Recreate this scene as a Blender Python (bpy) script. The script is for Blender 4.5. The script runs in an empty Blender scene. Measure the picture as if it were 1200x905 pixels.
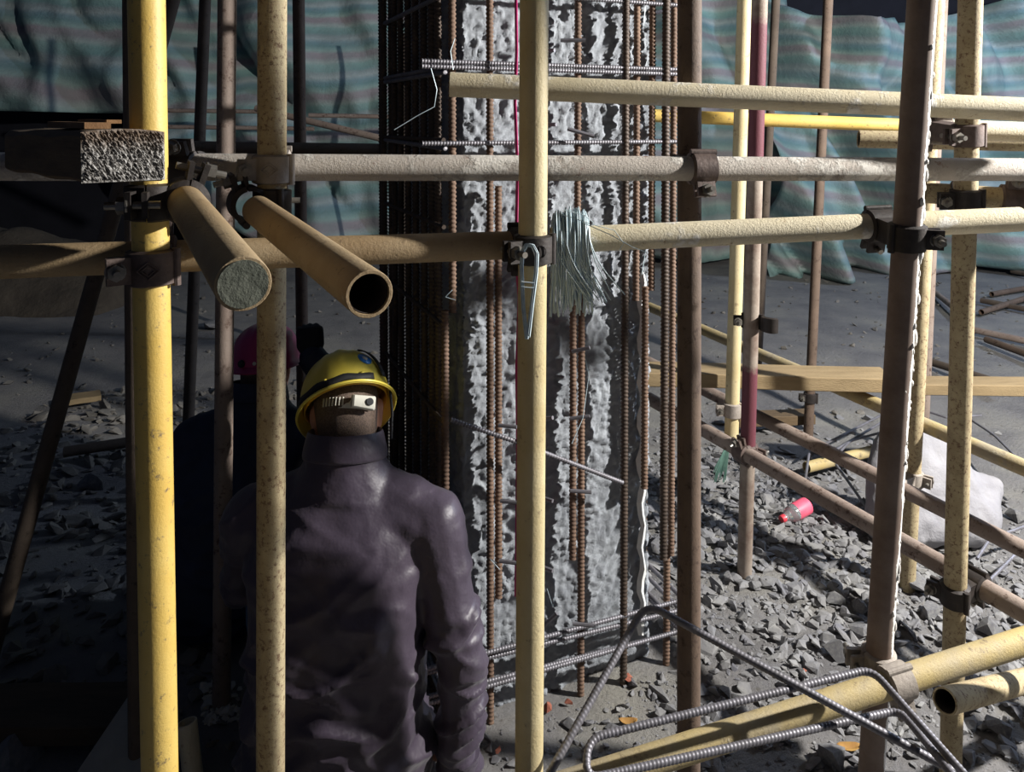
import bpy, bmesh, math, random
import numpy as np
from mathutils import Vector, Matrix

random.seed(7)
RNG = np.random.default_rng(11)
S = bpy.context.scene
COL = S.collection

# ------------------------------------------------------------------ camera
FPX, CX, CY = 902.0, 600.0, 173.6          # focal length and principal point in the 1200 x 905 frame
CAMZ, PITCH = 1.55, math.radians(1.5)
cam_d = bpy.data.cameras.new('camera')
cam = bpy.data.objects.new('camera', cam_d)
COL.objects.link(cam)
cam_d.sensor_fit = 'HORIZONTAL'
cam_d.sensor_width = 36.0
cam_d.lens = 36.0 * FPX / 1200.0
cam_d.shift_y = -(452.5 - CY) / 1200.0
cam_d.clip_start = 0.05
cam.location = (0, 0, CAMZ)
cam.rotation_euler = (math.pi / 2 - PITCH, 0, 0)
S.camera = cam

# ------------------------------------------------------------------ world, lamps, exposure
w = bpy.data.worlds.new('night')
S.world = w
w.use_nodes = True
w.node_tree.nodes['Background'].inputs[0].default_value = (0.20, 0.27, 0.46, 1)
w.node_tree.nodes['Background'].inputs[1].default_value = 0.08
S.view_settings.view_transform = 'Standard'
S.view_settings.look = 'None'
S.view_settings.gamma = 1.0
S.view_settings.exposure = 0.12


def lamp(name, loc, watts, color, radius):
    d = bpy.data.lights.new(name, 'POINT')
    d.energy = watts
    d.color = color
    d.shadow_soft_size = radius
    o = bpy.data.objects.new(name, d)
    o.location = loc
    COL.objects.link(o)
    return o


lamp('work_lamp', (2.9, 1.45, 2.3), 900, (1.0, 0.97, 0.92), 0.05)
lamp('far_site_lamp', (6.5, 4.6, 3.4), 560, (0.60, 0.74, 1.0), 0.25)


# ------------------------------------------------------------------ helpers
def at(px, py, Y):
    """pixel of the 1200 x 905 frame -> the point of its ray at depth Y"""
    u = (px - CX) / FPX
    v = (CY - py) / FPX
    sp, cp = math.sin(PITCH), math.cos(PITCH)
    d = Vector((u, cp + v * sp, v * cp - sp))
    return Vector((0, 0, CAMZ)) + d * (Y / d.y)


def gnd(px, py, z=0.0):
    u = (px - CX) / FPX
    v = (CY - py) / FPX
    sp, cp = math.sin(PITCH), math.cos(PITCH)
    d = Vector((u, cp + v * sp, v * cp - sp))
    return Vector((0, 0, CAMZ)) + d * ((z - CAMZ) / d.z)


def vnoise(p, seed=0):
    p = np.asarray(p, float)
    i = np.floor(p).astype(np.int64)
    f = p - i
    f = f * f * (3 - 2 * f)

    def h(ix, iy, iz):
        n = (ix * 374761393 + iy * 668265263 + iz * 1274126177 + seed * 362437) & 0x7fffffff
        n = ((n ^ (n >> 13)) * 1274126177) & 0x7fffffff
        n = (n ^ (n >> 16)) & 0xffff
        return n / 65535.0
    r = 0
    for dx in (0, 1):
        wx = f[:, 0] if dx else 1 - f[:, 0]
        for dy in (0, 1):
            wy = f[:, 1] if dy else 1 - f[:, 1]
            for dz in (0, 1):
                wz = f[:, 2] if dz else 1 - f[:, 2]
                r = r + wx * wy * wz * h(i[:, 0] + dx, i[:, 1] + dy, i[:, 2] + dz)
    return r * 2 - 1


def fbm(p, seed=0, octaves=4, gain=0.5):
    p = np.asarray(p, float)
    a, s, t = 1.0, 0, 0
    for o in range(octaves):
        s = s + a * vnoise(p * (2 ** o) + 17.3 * o, seed + o)
        t += a
        a *= gain
    return s / t


def frame(d, hint=None):
    d = Vector(d).normalized()
    h = Vector(hint) if hint is not None else (Vector((0, 0, 1)) if abs(d.z) < 0.9 else Vector((0, -1, 0)))
    a = h - d * h.dot(d)
    if a.length < 1e-6:
        a = Vector((1, 0, 0)) - d * d.x
    a.normalize()
    return d, a, d.cross(a)


class MB:
    def __init__(s):
        s.v = []
        s.f = []

    def add(s, verts, faces):
        b = len(s.v)
        s.v += [tuple(q) for q in verts]
        s.f += [tuple(b + i for i in q) for q in faces]

    def loft(s, rings, close0=True, close1=True, wrap=False):
        n = len(rings[0])
        vs = [q for r in rings for q in r]
        fs = []
        m = len(rings)
        for k in range(m if wrap else m - 1):
            a, b = k * n, ((k + 1) % m) * n
            for i in range(n):
                j = (i + 1) % n
                fs.append((a + i, a + j, b + j, b + i))
        if not wrap:
            if close0:
                fs.append(tuple(range(n - 1, -1, -1)))
            if close1:
                fs.append(tuple(range((m - 1) * n, m * n)))
        s.add(vs, fs)

    def cyl(s, p0, p1, r0, r1=None, seg=16, caps=True):
        r1 = r0 if r1 is None else r1
        p0, p1 = Vector(p0), Vector(p1)
        d, a, b = frame(p1 - p0)
        rings = []
        for p, r in ((p0, r0), (p1, r1)):
            rings.append([p + a * (r * math.cos(t)) + b * (r * math.sin(t)) for t in (2 * math.pi * i / seg for i in range(seg))])
        s.loft(rings, caps, caps)

    def pipe(s, p0, p1, r, wall=0.0035, seg=28, rings_n=2):
        p0, p1 = Vector(p0), Vector(p1)
        d, a, b = frame(p1 - p0)
        cs = [(math.cos(2 * math.pi * i / seg), math.sin(2 * math.pi * i / seg)) for i in range(seg)]
        prof = [(0, r - 0.0006), (0.0006 / max((p1 - p0).length, .01), r), (1 - 0.0006 / max((p1 - p0).length, .01), r), (1, r - 0.0006), (1, r - wall), (0, r - wall)]
        rings = [[p0.lerp(p1, t) + a * (q * c) + b * (q * n) for c, n in cs] for t, q in prof]
        s.loft(rings, wrap=True)

    def box(s, c, ax, ay, az, sx, sy, sz):
        c = Vector(c)
        ax, ay, az = Vector(ax), Vector(ay), Vector(az)
        vs = [c + ax * (i * sx / 2) + ay * (j * sy / 2) + az * (k * sz / 2) for i in (-1, 1) for j in (-1, 1) for k in (-1, 1)]
        s.add(vs, [(0, 1, 3, 2), (4, 6, 7, 5), (0, 4, 5, 1), (2, 3, 7, 6), (0, 2, 6, 4), (1, 5, 7, 3)])

    def arc(s, c, d, a, b, r0, r1, width, t0, t1, seg=14):
        """a band bent about axis d through c, from angle t0 to t1 measured from a towards b"""
        c, d, a, b = Vector(c), Vector(d), Vector(a), Vector(b)
        rings = []
        for i in range(seg + 1):
            t = t0 + (t1 - t0) * i / seg
            e = a * math.cos(t) + b * math.sin(t)
            rings.append([c + e * r0 - d * (width / 2), c + e * r1 - d * (width / 2 - .003), c + e * r1 + d * (width / 2 - .003), c + e * r0 + d * (width / 2)])
        s.loft(rings)

    def sweep(s, pts, r, seg=6, close=True):
        pts = [Vector(p) for p in pts]
        rings = []
        prev = None
        for i, p in enumerate(pts):
            t = (pts[min(i + 1, len(pts) - 1)] - pts[max(i - 1, 0)])
            d, a, b = frame(t, prev)
            prev = a
            rr = r[i] if isinstance(r, (list, tuple)) else r
            rings.append([p + a * (rr * math.cos(2 * math.pi * k / seg)) + b * (rr * math.sin(2 * math.pi * k / seg)) for k in range(seg)])
        s.loft(rings, close, close)

    def ball(s, c, rx, ry=None, rz=None, seg=16, rings=10, M=None):
        ry = rx if ry is None else ry
        rz = rx if rz is None else rz
        c = Vector(c)
        rr = []
        for k in range(1, rings):
            ph = math.pi * k / rings
            ring = []
            for i in range(seg):
                t = 2 * math.pi * i / seg
                q = Vector((rx * math.sin(ph) * math.cos(t), ry * math.sin(ph) * math.sin(t), -rz * math.cos(ph)))
                if M is not None:
                    q = M @ q
                ring.append(c + q)
            rr.append(ring)
        s.loft(rr)

    def capsule(s, p0, r0, p1, r1):
        """convex hull of two balls"""
        s.hull([(p0, r0), (p1, r1)])

    def hull(s, balls):
        bm = bmesh.new()
        for p, r in balls:
            r3 = r if isinstance(r, (tuple, list)) else (r, r, r)
            for k in range(1, 8):
                ph = math.pi * k / 8
                for i in range(12):
                    t = 2 * math.pi * i / 12
                    bm.verts.new(Vector(p) + Vector((r3[0] * math.sin(ph) * math.cos(t), r3[1] * math.sin(ph) * math.sin(t), -r3[2] * math.cos(ph))))
            bm.verts.new(Vector(p) + Vector((0, 0, r3[2])))
            bm.verts.new(Vector(p) - Vector((0, 0, r3[2])))
        res = bmesh.ops.convex_hull(bm, input=bm.verts)
        for v_ in [v_ for v_ in bm.verts if not v_.link_faces]:
            bm.verts.remove(v_)
        bm.verts.index_update()
        s.add([v_.co.copy() for v_ in bm.verts], [[q.index for q in f.verts] for f in bm.faces])
        bm.free()

    def build(s, name, mat, parent=None, smooth=True, angle=0.7):
        return mesh_obj(name, s.v, s.f, mat, parent, smooth, angle)


def mesh_obj(name, verts, faces, mat, parent=None, smooth=True, angle=0.7, uv=None):
    V = np.asarray([tuple(q) for q in verts], float).reshape(-1, 3)
    if parent is not None:
        o0 = WLOC.get(parent.name, Vector((0, 0, 0)))
    else:
        lo, hi = V.min(0), V.max(0)
        o0 = Vector(((lo[0] + hi[0]) / 2, (lo[1] + hi[1]) / 2, lo[2]))
    V = V - np.array(o0)
    me = bpy.data.meshes.new(name)
    me.from_pydata(V.tolist(), [], faces if isinstance(faces, list) else faces.tolist())
    if smooth:
        me.polygons.foreach_set('use_smooth', [True] * len(me.polygons))
        if angle < 3:
            me.set_sharp_from_angle(angle=angle)
    if uv is not None:
        ul = me.uv_layers.new(name='uv')
        li = np.zeros(len(me.loops), np.int32)
        me.loops.foreach_get('vertex_index', li)
        ul.data.foreach_set('uv', np.asarray(uv)[li].ravel())
    me.update()
    o = bpy.data.objects.new(name, me)
    if mat is not None:
        me.materials.append(mat)
    COL.objects.link(o)
    if parent is None:
        o.location = o0
        WLOC[o.name] = Vector(o0)
    else:
        o.parent = parent
        WLOC[o.name] = Vector(o0)
    return o


WLOC = {}


def thing(name, loc, label, cat, group=None):
    o = bpy.data.objects.new(name, None)
    o.empty_display_size = 0.05
    COL.objects.link(o)
    o.location = loc
    WLOC[o.name] = Vector(loc)
    return tag(o, label, cat, group)


def tag(o, label=None, cat=None, group=None, kind=None):
    for k, v in (('label', label), ('category', cat), ('group', group), ('kind', kind)):
        if v:
            o[k] = v
    return o


# ------------------------------------------------------------------ materials
def lin(h):
    h = h.lstrip('#')
    c = [int(h[i:i + 2], 16) / 255 for i in (0, 2, 4)]
    return tuple(x / 12.92 if x <= .04045 else ((x + .055) / 1.055) ** 2.4 for x in c) + (1,)


class NT:
    def __init__(s, name):
        s.m = bpy.data.materials.new(name)
        s.m.use_nodes = True
        s.t = s.m.node_tree
        s.b = s.t.nodes['Principled BSDF']
        s.co = None

    def n(s, typ, **kw):
        o = s.t.nodes.new('ShaderNode' + typ)
        for k, v in kw.items():
            setattr(o, k, v)
        return o

    def l(s, a, b):
        s.t.links.new(a, b)

    def coord(s, out='Object', scale=None):
        if s.co is None:
            s.co = s.n('TexCoord')
        if scale is None:
            return s.co.outputs[out]
        mp = s.n('Mapping')
        mp.inputs['Scale'].default_value = scale
        s.l(s.co.outputs[out], mp.inputs[0])
        return mp.outputs[0]

    def noise(s, scale, detail=6, rough=.6, stretch=None, dist=0):
        o = s.n('TexNoise')
        o.inputs['Scale'].default_value = scale
        o.inputs['Detail'].default_value = detail
        o.inputs['Roughness'].default_value = rough
        o.inputs['Distortion'].default_value = dist
        s.l(s.coord('Object', stretch), o.inputs['Vector'])
        return o.outputs[0]

    def ramp(s, fac, stops, interp='LINEAR'):
        o = s.n('ValToRGB')
        o.color_ramp.interpolation = interp
        e = o.color_ramp.elements
        while len(e) < len(stops):
            e.new(0.5)
        for q, (p, c) in zip(e, stops):
            q.position = p
            q.color = c if not isinstance(c, (int, float)) else (c, c, c, 1)
        s.l(fac, o.inputs[0])
        return o.outputs[0]

    def mix(s, fac, a, b):
        o = s.n('Mix', data_type='RGBA')
        for i, q in ((6, a), (7, b)):
            if isinstance(q, tuple):
                o.inputs[i].default_value = q
            else:
                s.l(q, o.inputs[i])
        if isinstance(fac, (int, float)):
            o.inputs[0].default_value = fac
        else:
            s.l(fac, o.inputs[0])
        return o.outputs[2]

    def bump(s, h, dist, strength=1.0):
        o = s.n('Bump')
        o.inputs['Distance'].default_value = dist
        o.inputs['Strength'].default_value = strength
        s.l(h, o.inputs['Height'])
        s.l(o.outputs[0], s.b.inputs['Normal'])

    def done(s, col, rough=.7, metal=0, spec=None):
        if isinstance(col, tuple):
            s.b.inputs['Base Color'].default_value = col
        else:
            s.l(col, s.b.inputs['Base Color'])
        if isinstance(rough, (int, float)):
            s.b.inputs['Roughness'].default_value = rough
        else:
            s.l(rough, s.b.inputs['Roughness'])
        s.b.inputs['Metallic'].default_value = metal
        if spec is not None:
            s.b.inputs['Specular IOR Level'].default_value = spec
        return s.m


def pipe_mat(name, c1, c2, rust='#3a241a', rust_at=.62, splat=None, splat_at=.6, bump=.0012, rough=.6, big=6, speck=34):
    t = NT(name)
    base = t.ramp(t.noise(big, 6, .65), [(.35, lin(c1)), (.65, lin(c2))])
    m1 = t.ramp(t.noise(speck, 9, .75), [(rust_at - .03, 0), (rust_at + .07, 1)])
    c = t.mix(m1, base, lin(rust))
    h = t.noise(210, 5, .7)
    if splat:
        m2 = t.ramp(t.noise(11, 8, .72), [(splat_at, 0), (splat_at + .07, 1)])
        c = t.mix(m2, c, lin(splat))
        a = t.n('Math', operation='ADD')
        t.l(h, a.inputs[0])
        t.l(m2, a.inputs[1])
        h = a.outputs[0]
    t.bump(h, bump)
    return t.done(c, rough)


def simple_mat(name, c1, c2, scale=12, rough=.7, metal=0, bump=0, bscale=120, detail=6, stretch=None):
    t = NT(name)
    c = t.ramp(t.noise(scale, detail, .65, stretch), [(.32, lin(c1)), (.68, lin(c2))])
    if bump:
        t.bump(t.noise(bscale, 6, .65, stretch), bump)
    return t.done(c, rough, metal)


M = {}
M['yellow'] = pipe_mat('yellow_paint', '#cfac55', '#d9bc6c', '#6b5f50', .60, rough=.5, speck=70, bump=.0006)
M['cream'] = pipe_mat('cream_paint_over_rust', '#b8a679', '#cbbd96', '#7a6650', .62, '#a9a190', .66, rough=.6)
M['ochre'] = pipe_mat('ochre_paint_worn', '#b5a068', '#9c917a', '#75664f', .58, '#9a927f', .62, rough=.65)
M['cement'] = pipe_mat('cement_coated_steel', '#c2bab0', '#aaa096', '#86685a', .61, '#dad5cc', .52, bump=.003, rough=.85)
M['pale'] = pipe_mat('pale_dusty_paint', '#d8cdb2', '#cabd9c', '#8d7350', .62, '#e0dbd0', .56, bump=.0018, rough=.75)
M['rust'] = pipe_mat('rusted_steel', '#55463b', '#6b594b', '#3d2c23', .58, rough=.75)
M['rustgrey'] = pipe_mat('grey_rusted_steel', '#7a6a60', '#8d7f75', '#4d382d', .57, '#a59d93', .64, rough=.75)
M['rustcream'] = pipe_mat('rust_through_cream', '#9a8a6a', '#b6a784', '#6f5741', .55, rough=.75, big=14, speck=110)
M['dustbrown'] = pipe_mat('dusty_brown_paint', '#8a7250', '#a08c6c', '#5d4a33', .62, '#a79e8c', .66, rough=.75, speck=60)
M['boreshade'] = pipe_mat('painted_bore_shade', '#2a2320', '#3a302a', '#1c1613', .6, rough=.8)
M['darkpipe'] = pipe_mat('dark_dusty_steel', '#4a3f36', '#5d5146', '#33281f', .6, rough=.8)
M['clamp'] = simple_mat('cast_clamp_steel', '#4c403c', '#6b5c56', 40, .6, .3, .0008, 160)
M['clampdark'] = simple_mat('dark_clamp_steel', '#25211f', '#3a3330', 40, .6, .3, .0008, 160)
M['clampgrey'] = simple_mat('cement_dusted_clamp', '#857c74', '#a39a90', 30, .75, .1, .0015, 120)
M['bolt'] = simple_mat('zinc_bolt', '#75716b', '#9a958c', 60, .4, .7)
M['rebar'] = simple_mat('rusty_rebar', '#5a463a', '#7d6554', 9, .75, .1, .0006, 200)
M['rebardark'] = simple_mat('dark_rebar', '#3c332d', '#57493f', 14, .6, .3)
M['stirrup'] = simple_mat('bare_steel_bar', '#6a686c', '#85838a', 30, .5, .45)
M['wire'] = simple_mat('galvanised_wire', '#b4c8d0', '#d2e0e6', 60, .45, .15)


# ------------------------------------------------------------------ noise helpers for ground
def gz(x, y):
    x = np.atleast_1d(np.asarray(x, float))
    y = np.atleast_1d(np.asarray(y, float))
    p = np.stack([x, y, np.zeros_like(x)], 1)
    z = .03 * fbm(p * 1.3, 3, 4) + .012 * fbm(p * 7, 9, 4)
    z = z + .07 * np.exp(-((x - .95) / .7) ** 2 - ((y - 2.75) / .6) ** 2)
    z = z - .03
    far = np.clip((y - 4) / 2, 0, 1)
    return z * (1 - .5 * far)


def gzz(x, y):
    return float(gz(x, y)[0])
# ================================================================== structure: ground, back wall
t = NT('dusty_concrete_ground')
c = t.ramp(t.noise(1.6, 9, .7), [(.3, lin('#68676a')), (.5, lin('#807e7d')), (.72, lin('#959289'))])
m_ = t.ramp(t.noise(30, 8, .75), [(.6, 0), (.68, 1)])
c = t.mix(m_, c, lin('#5b574f'))
t.bump(t.noise(55, 10, .75), .012)
M['ground'] = t.done(c, .95, 0, .2)
M['stone'] = simple_mat('broken_concrete', '#64646a', '#8b8a88', 9, .9, 0, .003, 70)
M['stonedark'] = simple_mat('dull_broken_concrete', '#5d5a55', '#7f7a72', 9, .9, 0, .003, 70)
M['brick'] = simple_mat('broken_brick', '#9c5a48', '#b7735e', 20, .9, 0, .002, 90)


def make_ground():
    xs = np.concatenate([np.linspace(-9, -1.9, 50), np.linspace(-1.88, 2.6, 250), np.linspace(2.65, 9, 45)])
    ys = np.concatenate([np.linspace(-1.5, 1.5, 20), np.linspace(1.52, 4.6, 170), np.linspace(4.65, 10.4, 90)])
    X, Y = np.meshgrid(xs, ys)
    z = gz(X.ravel(), Y.ravel())
    V = np.stack([X.ravel(), Y.ravel(), z], 1)
    nx, ny = len(xs), len(ys)
    i = np.arange(nx * ny).reshape(ny, nx)
    F = np.stack([i[:-1, :-1], i[:-1, 1:], i[1:, 1:], i[1:, :-1]], -1).reshape(-1, 4)
    o = mesh_obj('floor', V, F, M['ground'], None, True, 4)
    tag(o, 'dusty grey rubble-strewn concrete ground of the building site', None, None, 'structure')


make_ground()

M['wallback'] = simple_mat('wall_painted_dark_void', '#191a22', '#22232c', 3, .95, 0, .004, 20)  # darkness of the void behind the sheeting is put into the wall colour
b = MB()
b.box((0, 10.5, 2.1), (1, 0, 0), (0, 1, 0), (0, 0, 1), 20, .2, 4.3)
tag(b.build('wall_back', M['wallback'], None, False), 'wall behind the striped sheeting, coloured dark for the unlit void', None, None, 'structure')

# ------------------------------------------------------------------ striped sheeting
t = NT('striped_woven_sheet')
sep = t.n('SeparateXYZ')
t.l(t.coord('UV'), sep.inputs[0])
nz = t.n('TexNoise')
nz.inputs['Scale'].default_value = 1.2
nz.inputs['Detail'].default_value = 3
t.l(t.coord('UV'), nz.inputs['Vector'])
ma = t.n('Math', operation='MULTIPLY_ADD')
t.l(nz.outputs[0], ma.inputs[0])
ma.inputs[1].default_value = .16
t.l(sep.outputs[1], ma.inputs[2])
mb = t.n('Math', operation='MULTIPLY')
t.l(ma.outputs[0], mb.inputs[0])
mb.inputs[1].default_value = 1 / .36
mc = t.n('Math', operation='FRACT')
t.l(mb.outputs[0], mc.inputs[0])
c = t.ramp(mc.outputs[0], [(0, lin('#7ba3a0')), (.14, lin('#8cb3ac')), (.22, lin('#b3c2bc')), (.34, lin('#a2959a')), (.44, lin('#a79a9f')),
                          (.52, lin('#9fbdb5')), (.64, lin('#6c9a9c')), (.74, lin('#7a9ea8')), (.84, lin('#b3c0c0')), (.93, lin('#96a5a6')), (1, lin('#7ba3a0'))])
dirt = t.ramp(t.noise(2.2, 8, .7), [(.30, .15), (.70, .75)])
c = t.mix(dirt, c, lin('#7c8786'))
t.bump(t.noise(9, 8, .7), .02)
M['tarp'] = t.done(c, .55, 0, .3)


def sheet(name, px0, px1, Y, top_fn, bot_fn, seed, fold, label):
    nu, nv = 170, 70
    V, UV = [], []
    for j in range(nv):
        for i in range(nu):
            px = px0 + (px1 - px0) * i / (nu - 1)
            zt = at(px, top_fn(px), Y).z
            zb = at(px, bot_fn(px), Y).z
            v = j / (nv - 1)
            V.append(((px - CX) / FPX * Y, Y, zb + (zt - zb) * v))
            UV.append(((px - CX) / FPX * Y, (zt - 2.6) * (v ** 2) * .55 + zb + (2.6 - zb) * v + .1 * math.sin(px * .006)))
    V = np.array(V)
    p = np.stack([V[:, 0] * .9 + V[:, 2] * .5, V[:, 2] * .35 - V[:, 0] * .1, np.full(len(V), seed * 3.1)], 1)
    V[:, 1] += fold * (fbm(p * 1.1, seed, 3) * .6 + (1 - np.abs(fbm(p * 1.6, seed + 5, 2)) * 2.4) * .45)
    p2 = np.stack([V[:, 0] * 3.2, V[:, 2] * 1.0, np.zeros(len(V))], 1)
    V[:, 1] += fold * .12 * fbm(p2, seed + 9, 3)
    i = np.arange(nu * nv).reshape(nv, nu)
    F = np.stack([i[:-1, :-1], i[:-1, 1:], i[1:, 1:], i[1:, :-1]], -1).reshape(-1, 4)
    o = mesh_obj(name, V, F, M['tarp'], None, True, 4, uv=np.array(UV))
    so = o.modifiers.new('thick', 'SOLIDIFY')
    so.thickness = .004
    tag(o, label, 'tarpaulin', 'striped sheets hung at the back of the site')


def interp(pts):
    xs = [q[0] for q in pts]
    ys = [q[1] for q in pts]
    return lambda x: float(np.interp(x, xs, ys))


sheet('tarpaulin', -240, 935, 8.7, lambda x: -120, interp([(-240, 125), (150, 133), (175, 210), (300, 282), (500, 296), (935, 308)]), 2, .75,
      'wide striped green and mauve tarpaulin hanging behind the concrete column')
sheet('tarpaulin', 905, 1520, 8.0, interp([(905, -45), (922, -6), (960, 12), (1004, 27), (1040, 20), (1066, 15), (1110, 17), (1150, 8), (1210, -12), (1520, -60)]),
      interp([(905, 328), (1000, 322), (1060, 326), (1200, 318), (1520, 328)]), 5, 1.25,
      'sagging folded striped tarpaulin with a slack top edge at the right')


def heap(name, px0, px1, py_top, py_bot, Y, seed, mat, label, cat, depth=.9):
    a_, b_ = at(px0, py_bot, Y), at(px1, py_bot, Y)
    H = at(px0, py_top, Y).z
    nu, nv = 60, 26
    V = []
    for j in range(nv):
        for i in range(nu):
            u, v = i / (nu - 1), j / (nv - 1)
            hh = math.sin(math.pi * v) ** .8 * (math.sin(math.pi * u) ** .45)
            V.append((a_.x + (b_.x - a_.x) * u, Y - depth + 2 * depth * v, -.06 + (H + .06) * hh))
    V = np.array(V)
    edge = np.clip((V[:, 2] + .06) / .15, 0, 1)
    V[:, 2] += .16 * fbm(V * np.array([2.2, 2.2, 0.5]), seed, 4) * edge
    i = np.arange(nu * nv).reshape(nv, nu)
    F = np.stack([i[:-1, :-1], i[:-1, 1:], i[1:, 1:], i[1:, :-1]], -1).reshape(-1, 4)
    tag(mesh_obj(name, V, F, mat, None, True, 4), label, cat)


M['soil'] = simple_mat('brown_soil', '#3a332b', '#4d453a', 5, .95, 0, .02, 14)
heap('soil_heap', -260, 175, 262, 330, 7.2, 4, M['soil'], 'dark brown soil heap behind the leaning brace at far left', 'soil heap')

# ================================================================== the concrete column and its cage
TH = math.radians(22)
UX = Vector((math.cos(TH), math.sin(TH), 0))
VX = Vector((-math.sin(TH), math.cos(TH), 0))
CA = at(528, 400, 1.95)
CA = Vector((CA.x, 1.95, 0))
CAGE, INS = .67, .05


def cage(u, v, z=0):
    return CA + UX * u + VX * v + Vector((0, 0, z))


t = NT('chipped_concrete')
c = t.ramp(t.noise(14, 9, .72), [(.3, lin('#82868d')), (.7, lin('#abb0b6'))])
t.bump(t.noise(75, 10, .75), .006)
M['concrete'] = t.done(c, .92, 0, .25)


def make_column():
    S0, S1 = INS, CAGE - INS
    side = S1 - S0
    step = .0055
    nz, nu = int(2.95 / .0058), int(side / step)
    per = []
    for k in range(4):
        for i in range(nu):
            q = i / nu * side
            per.append([(S0 + q, S0), (S1, S0 + q), (S1 - q, S1), (S0, S1 - q)][k])
    per = np.array(per)
    nrm = []
    for k in range(4):
        nrm += [[(0, -1), (1, 0), (0, 1), (-1, 0)][k]] * nu
    nrm = np.array(nrm, float)
    n = len(per)
    zs = np.linspace(-.08, 2.87, nz)
    V = np.zeros((nz, n, 3))
    P2 = np.tile(per[None], (nz, 1, 1))
    Z = np.tile(zs[:, None], (1, n))
    V[..., 0], V[..., 1], V[..., 2] = P2[..., 0], P2[..., 1], Z
    p = V.reshape(-1, 3)
    coarse = fbm(p * 9, 21, 3)
    lump = np.abs(fbm(p * np.array([46, 46, 40]) + 2.0 * fbm(p * 9, 77, 2)[:, None], 31, 3))
    fine = fbm(p * 70, 41, 2)
    d = .012 * coarse + .026 * (lump - .22) + .006 * np.abs(fbm(p * 80, 61, 2)) + .004 * fine
    # long slanting chisel strokes low down on the right of the face
    u0 = p[:, 0]
    low = np.clip((.75 - p[:, 2]) / .25, 0, 1) * np.clip((u0 - .38) / .1, 0, 1)
    q = np.stack([u0 * 10 + p[:, 2] * 9, (p[:, 2] - u0 * 1.1) * 42, p[:, 1] * 10], 1)
    d = d * (1 - .6 * low) + low * .016 * fbm(q, 51, 3)
    D = d.reshape(nz, n)
    V[..., 0] += nrm[None, :, 0] * D
    V[..., 1] += nrm[None, :, 1] * D
    R = np.array([[UX.x, VX.x], [UX.y, VX.y]])
    xy = V[..., :2] @ R.T
    V[..., 0] = xy[..., 0] + CA.x
    V[..., 1] = xy[..., 1] + CA.y
    i = np.arange(nz * n).reshape(nz, n)
    j = np.roll(i, -1, axis=1)
    F = np.stack([i[:-1], j[:-1], j[1:], i[1:]], -1).reshape(-1, 4)
    o = mesh_obj('concrete_column', V.reshape(-1, 3), F, M['concrete'], None, True, 4)
    tag(o, 'chipped grey concrete column with roughened faces inside the rebar cage', 'column')


make_column()


def ribbed(path, r, mat, name, parent=None, pitch=.011, rib=.0013, seg=10):
    """a ribbed bar swept along a polyline whose corners are already rounded"""
    path = [Vector(p) for p in path]
    L = [0]
    for a_, b_ in zip(path[:-1], path[1:]):
        L.append(L[-1] + (b_ - a_).length)
    P = np.array([tuple(p) for p in path])
    n = max(2, int(L[-1] / (pitch / 4)))
    s = np.linspace(0, L[-1], n + 1)
    C = np.stack([np.interp(s, L, P[:, k]) for k in range(3)], 1)
    T = np.gradient(C, axis=0)
    T /= np.linalg.norm(T, axis=1)[:, None]
    A = np.zeros_like(T)
    a = np.array(tuple(frame(T[0])[1]))
    for k in range(len(T)):
        a = a - T[k] * a.dot(T[k])
        a = a / np.linalg.norm(a)
        A[k] = a
    B = np.cross(T, A)
    th = 2 * np.pi * np.arange(seg) / seg
    ph = 2 * np.pi * s[:, None] / pitch + 2.2 * np.abs(np.sin(th / 2 + .4))[None]
    R = r + rib * np.clip(np.sin(ph) * 1.5, -.8, 1)
    R = np.maximum(R, 0)
    W = C[:, None] + R[..., None] * (np.cos(th)[None, :, None] * A[:, None] + np.sin(th)[None, :, None] * B[:, None])
    m = len(s)
    i = np.arange(m * seg).reshape(m, seg)
    j = np.roll(i, -1, axis=1)
    F = np.stack([i[:-1], j[:-1], j[1:], i[1:]], -1).reshape(-1, 4).tolist()
    F.append(list(range(seg - 1, -1, -1)))
    F.append(list(range((m - 1) * seg, m * seg)))
    return mesh_obj(name, W.reshape(-1, 3), F, mat, parent, True, 1.2)


def rounded(pts, rad, n=6):
    pts = [Vector(p) for p in pts]
    out = [pts[0]]
    for a_, b_, c_ in zip(pts[:-2], pts[1:-1], pts[2:]):
        d0, d1 = (a_ - b_).normalized(), (c_ - b_).normalized()
        k = min(rad, (a_ - b_).length / 2.1, (c_ - b_).length / 2.1)
        p0, p1 = b_ + d0 * k, b_ + d1 * k
        for i in range(n + 1):
            q = i / n
            out.append(p0.lerp(b_, q).lerp(b_.lerp(p1, q), q))
    out.append(pts[-1])
    return out


CG = thing('rebar_cage', (CA + (UX + VX) * (CAGE / 2)), 'tall rusty rebar cage tied around the chipped concrete column', 'rebar cage')


def zpy(py, Y):
    return at(600, py, Y).z


def vbar(px, py0, py1, v, r=.0095, mat='rebar', z0=None, z1=None):
    """upright bar of the front row: px fixes where along the face it stands, v how far behind the front plane"""
    lo, hi = -.3, 1.2
    for _ in range(40):
        mid = (lo + hi) / 2
        p = cage(mid, v)
        if CX + p.x / p.y * FPX < px:
            lo = mid
        else:
            hi = mid
    p = cage(lo, v)
    zt = z1 if z1 is not None else (2.75 if py0 is None else zpy(py0, p.y))
    zb = z0 if z0 is not None else (-.05 if py1 is None else zpy(py1, p.y))
    ribbed([(p.x, p.y, zb), (p.x, p.y, zt)], r, M[mat], 'vertical_bar', CG)
    return p


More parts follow.
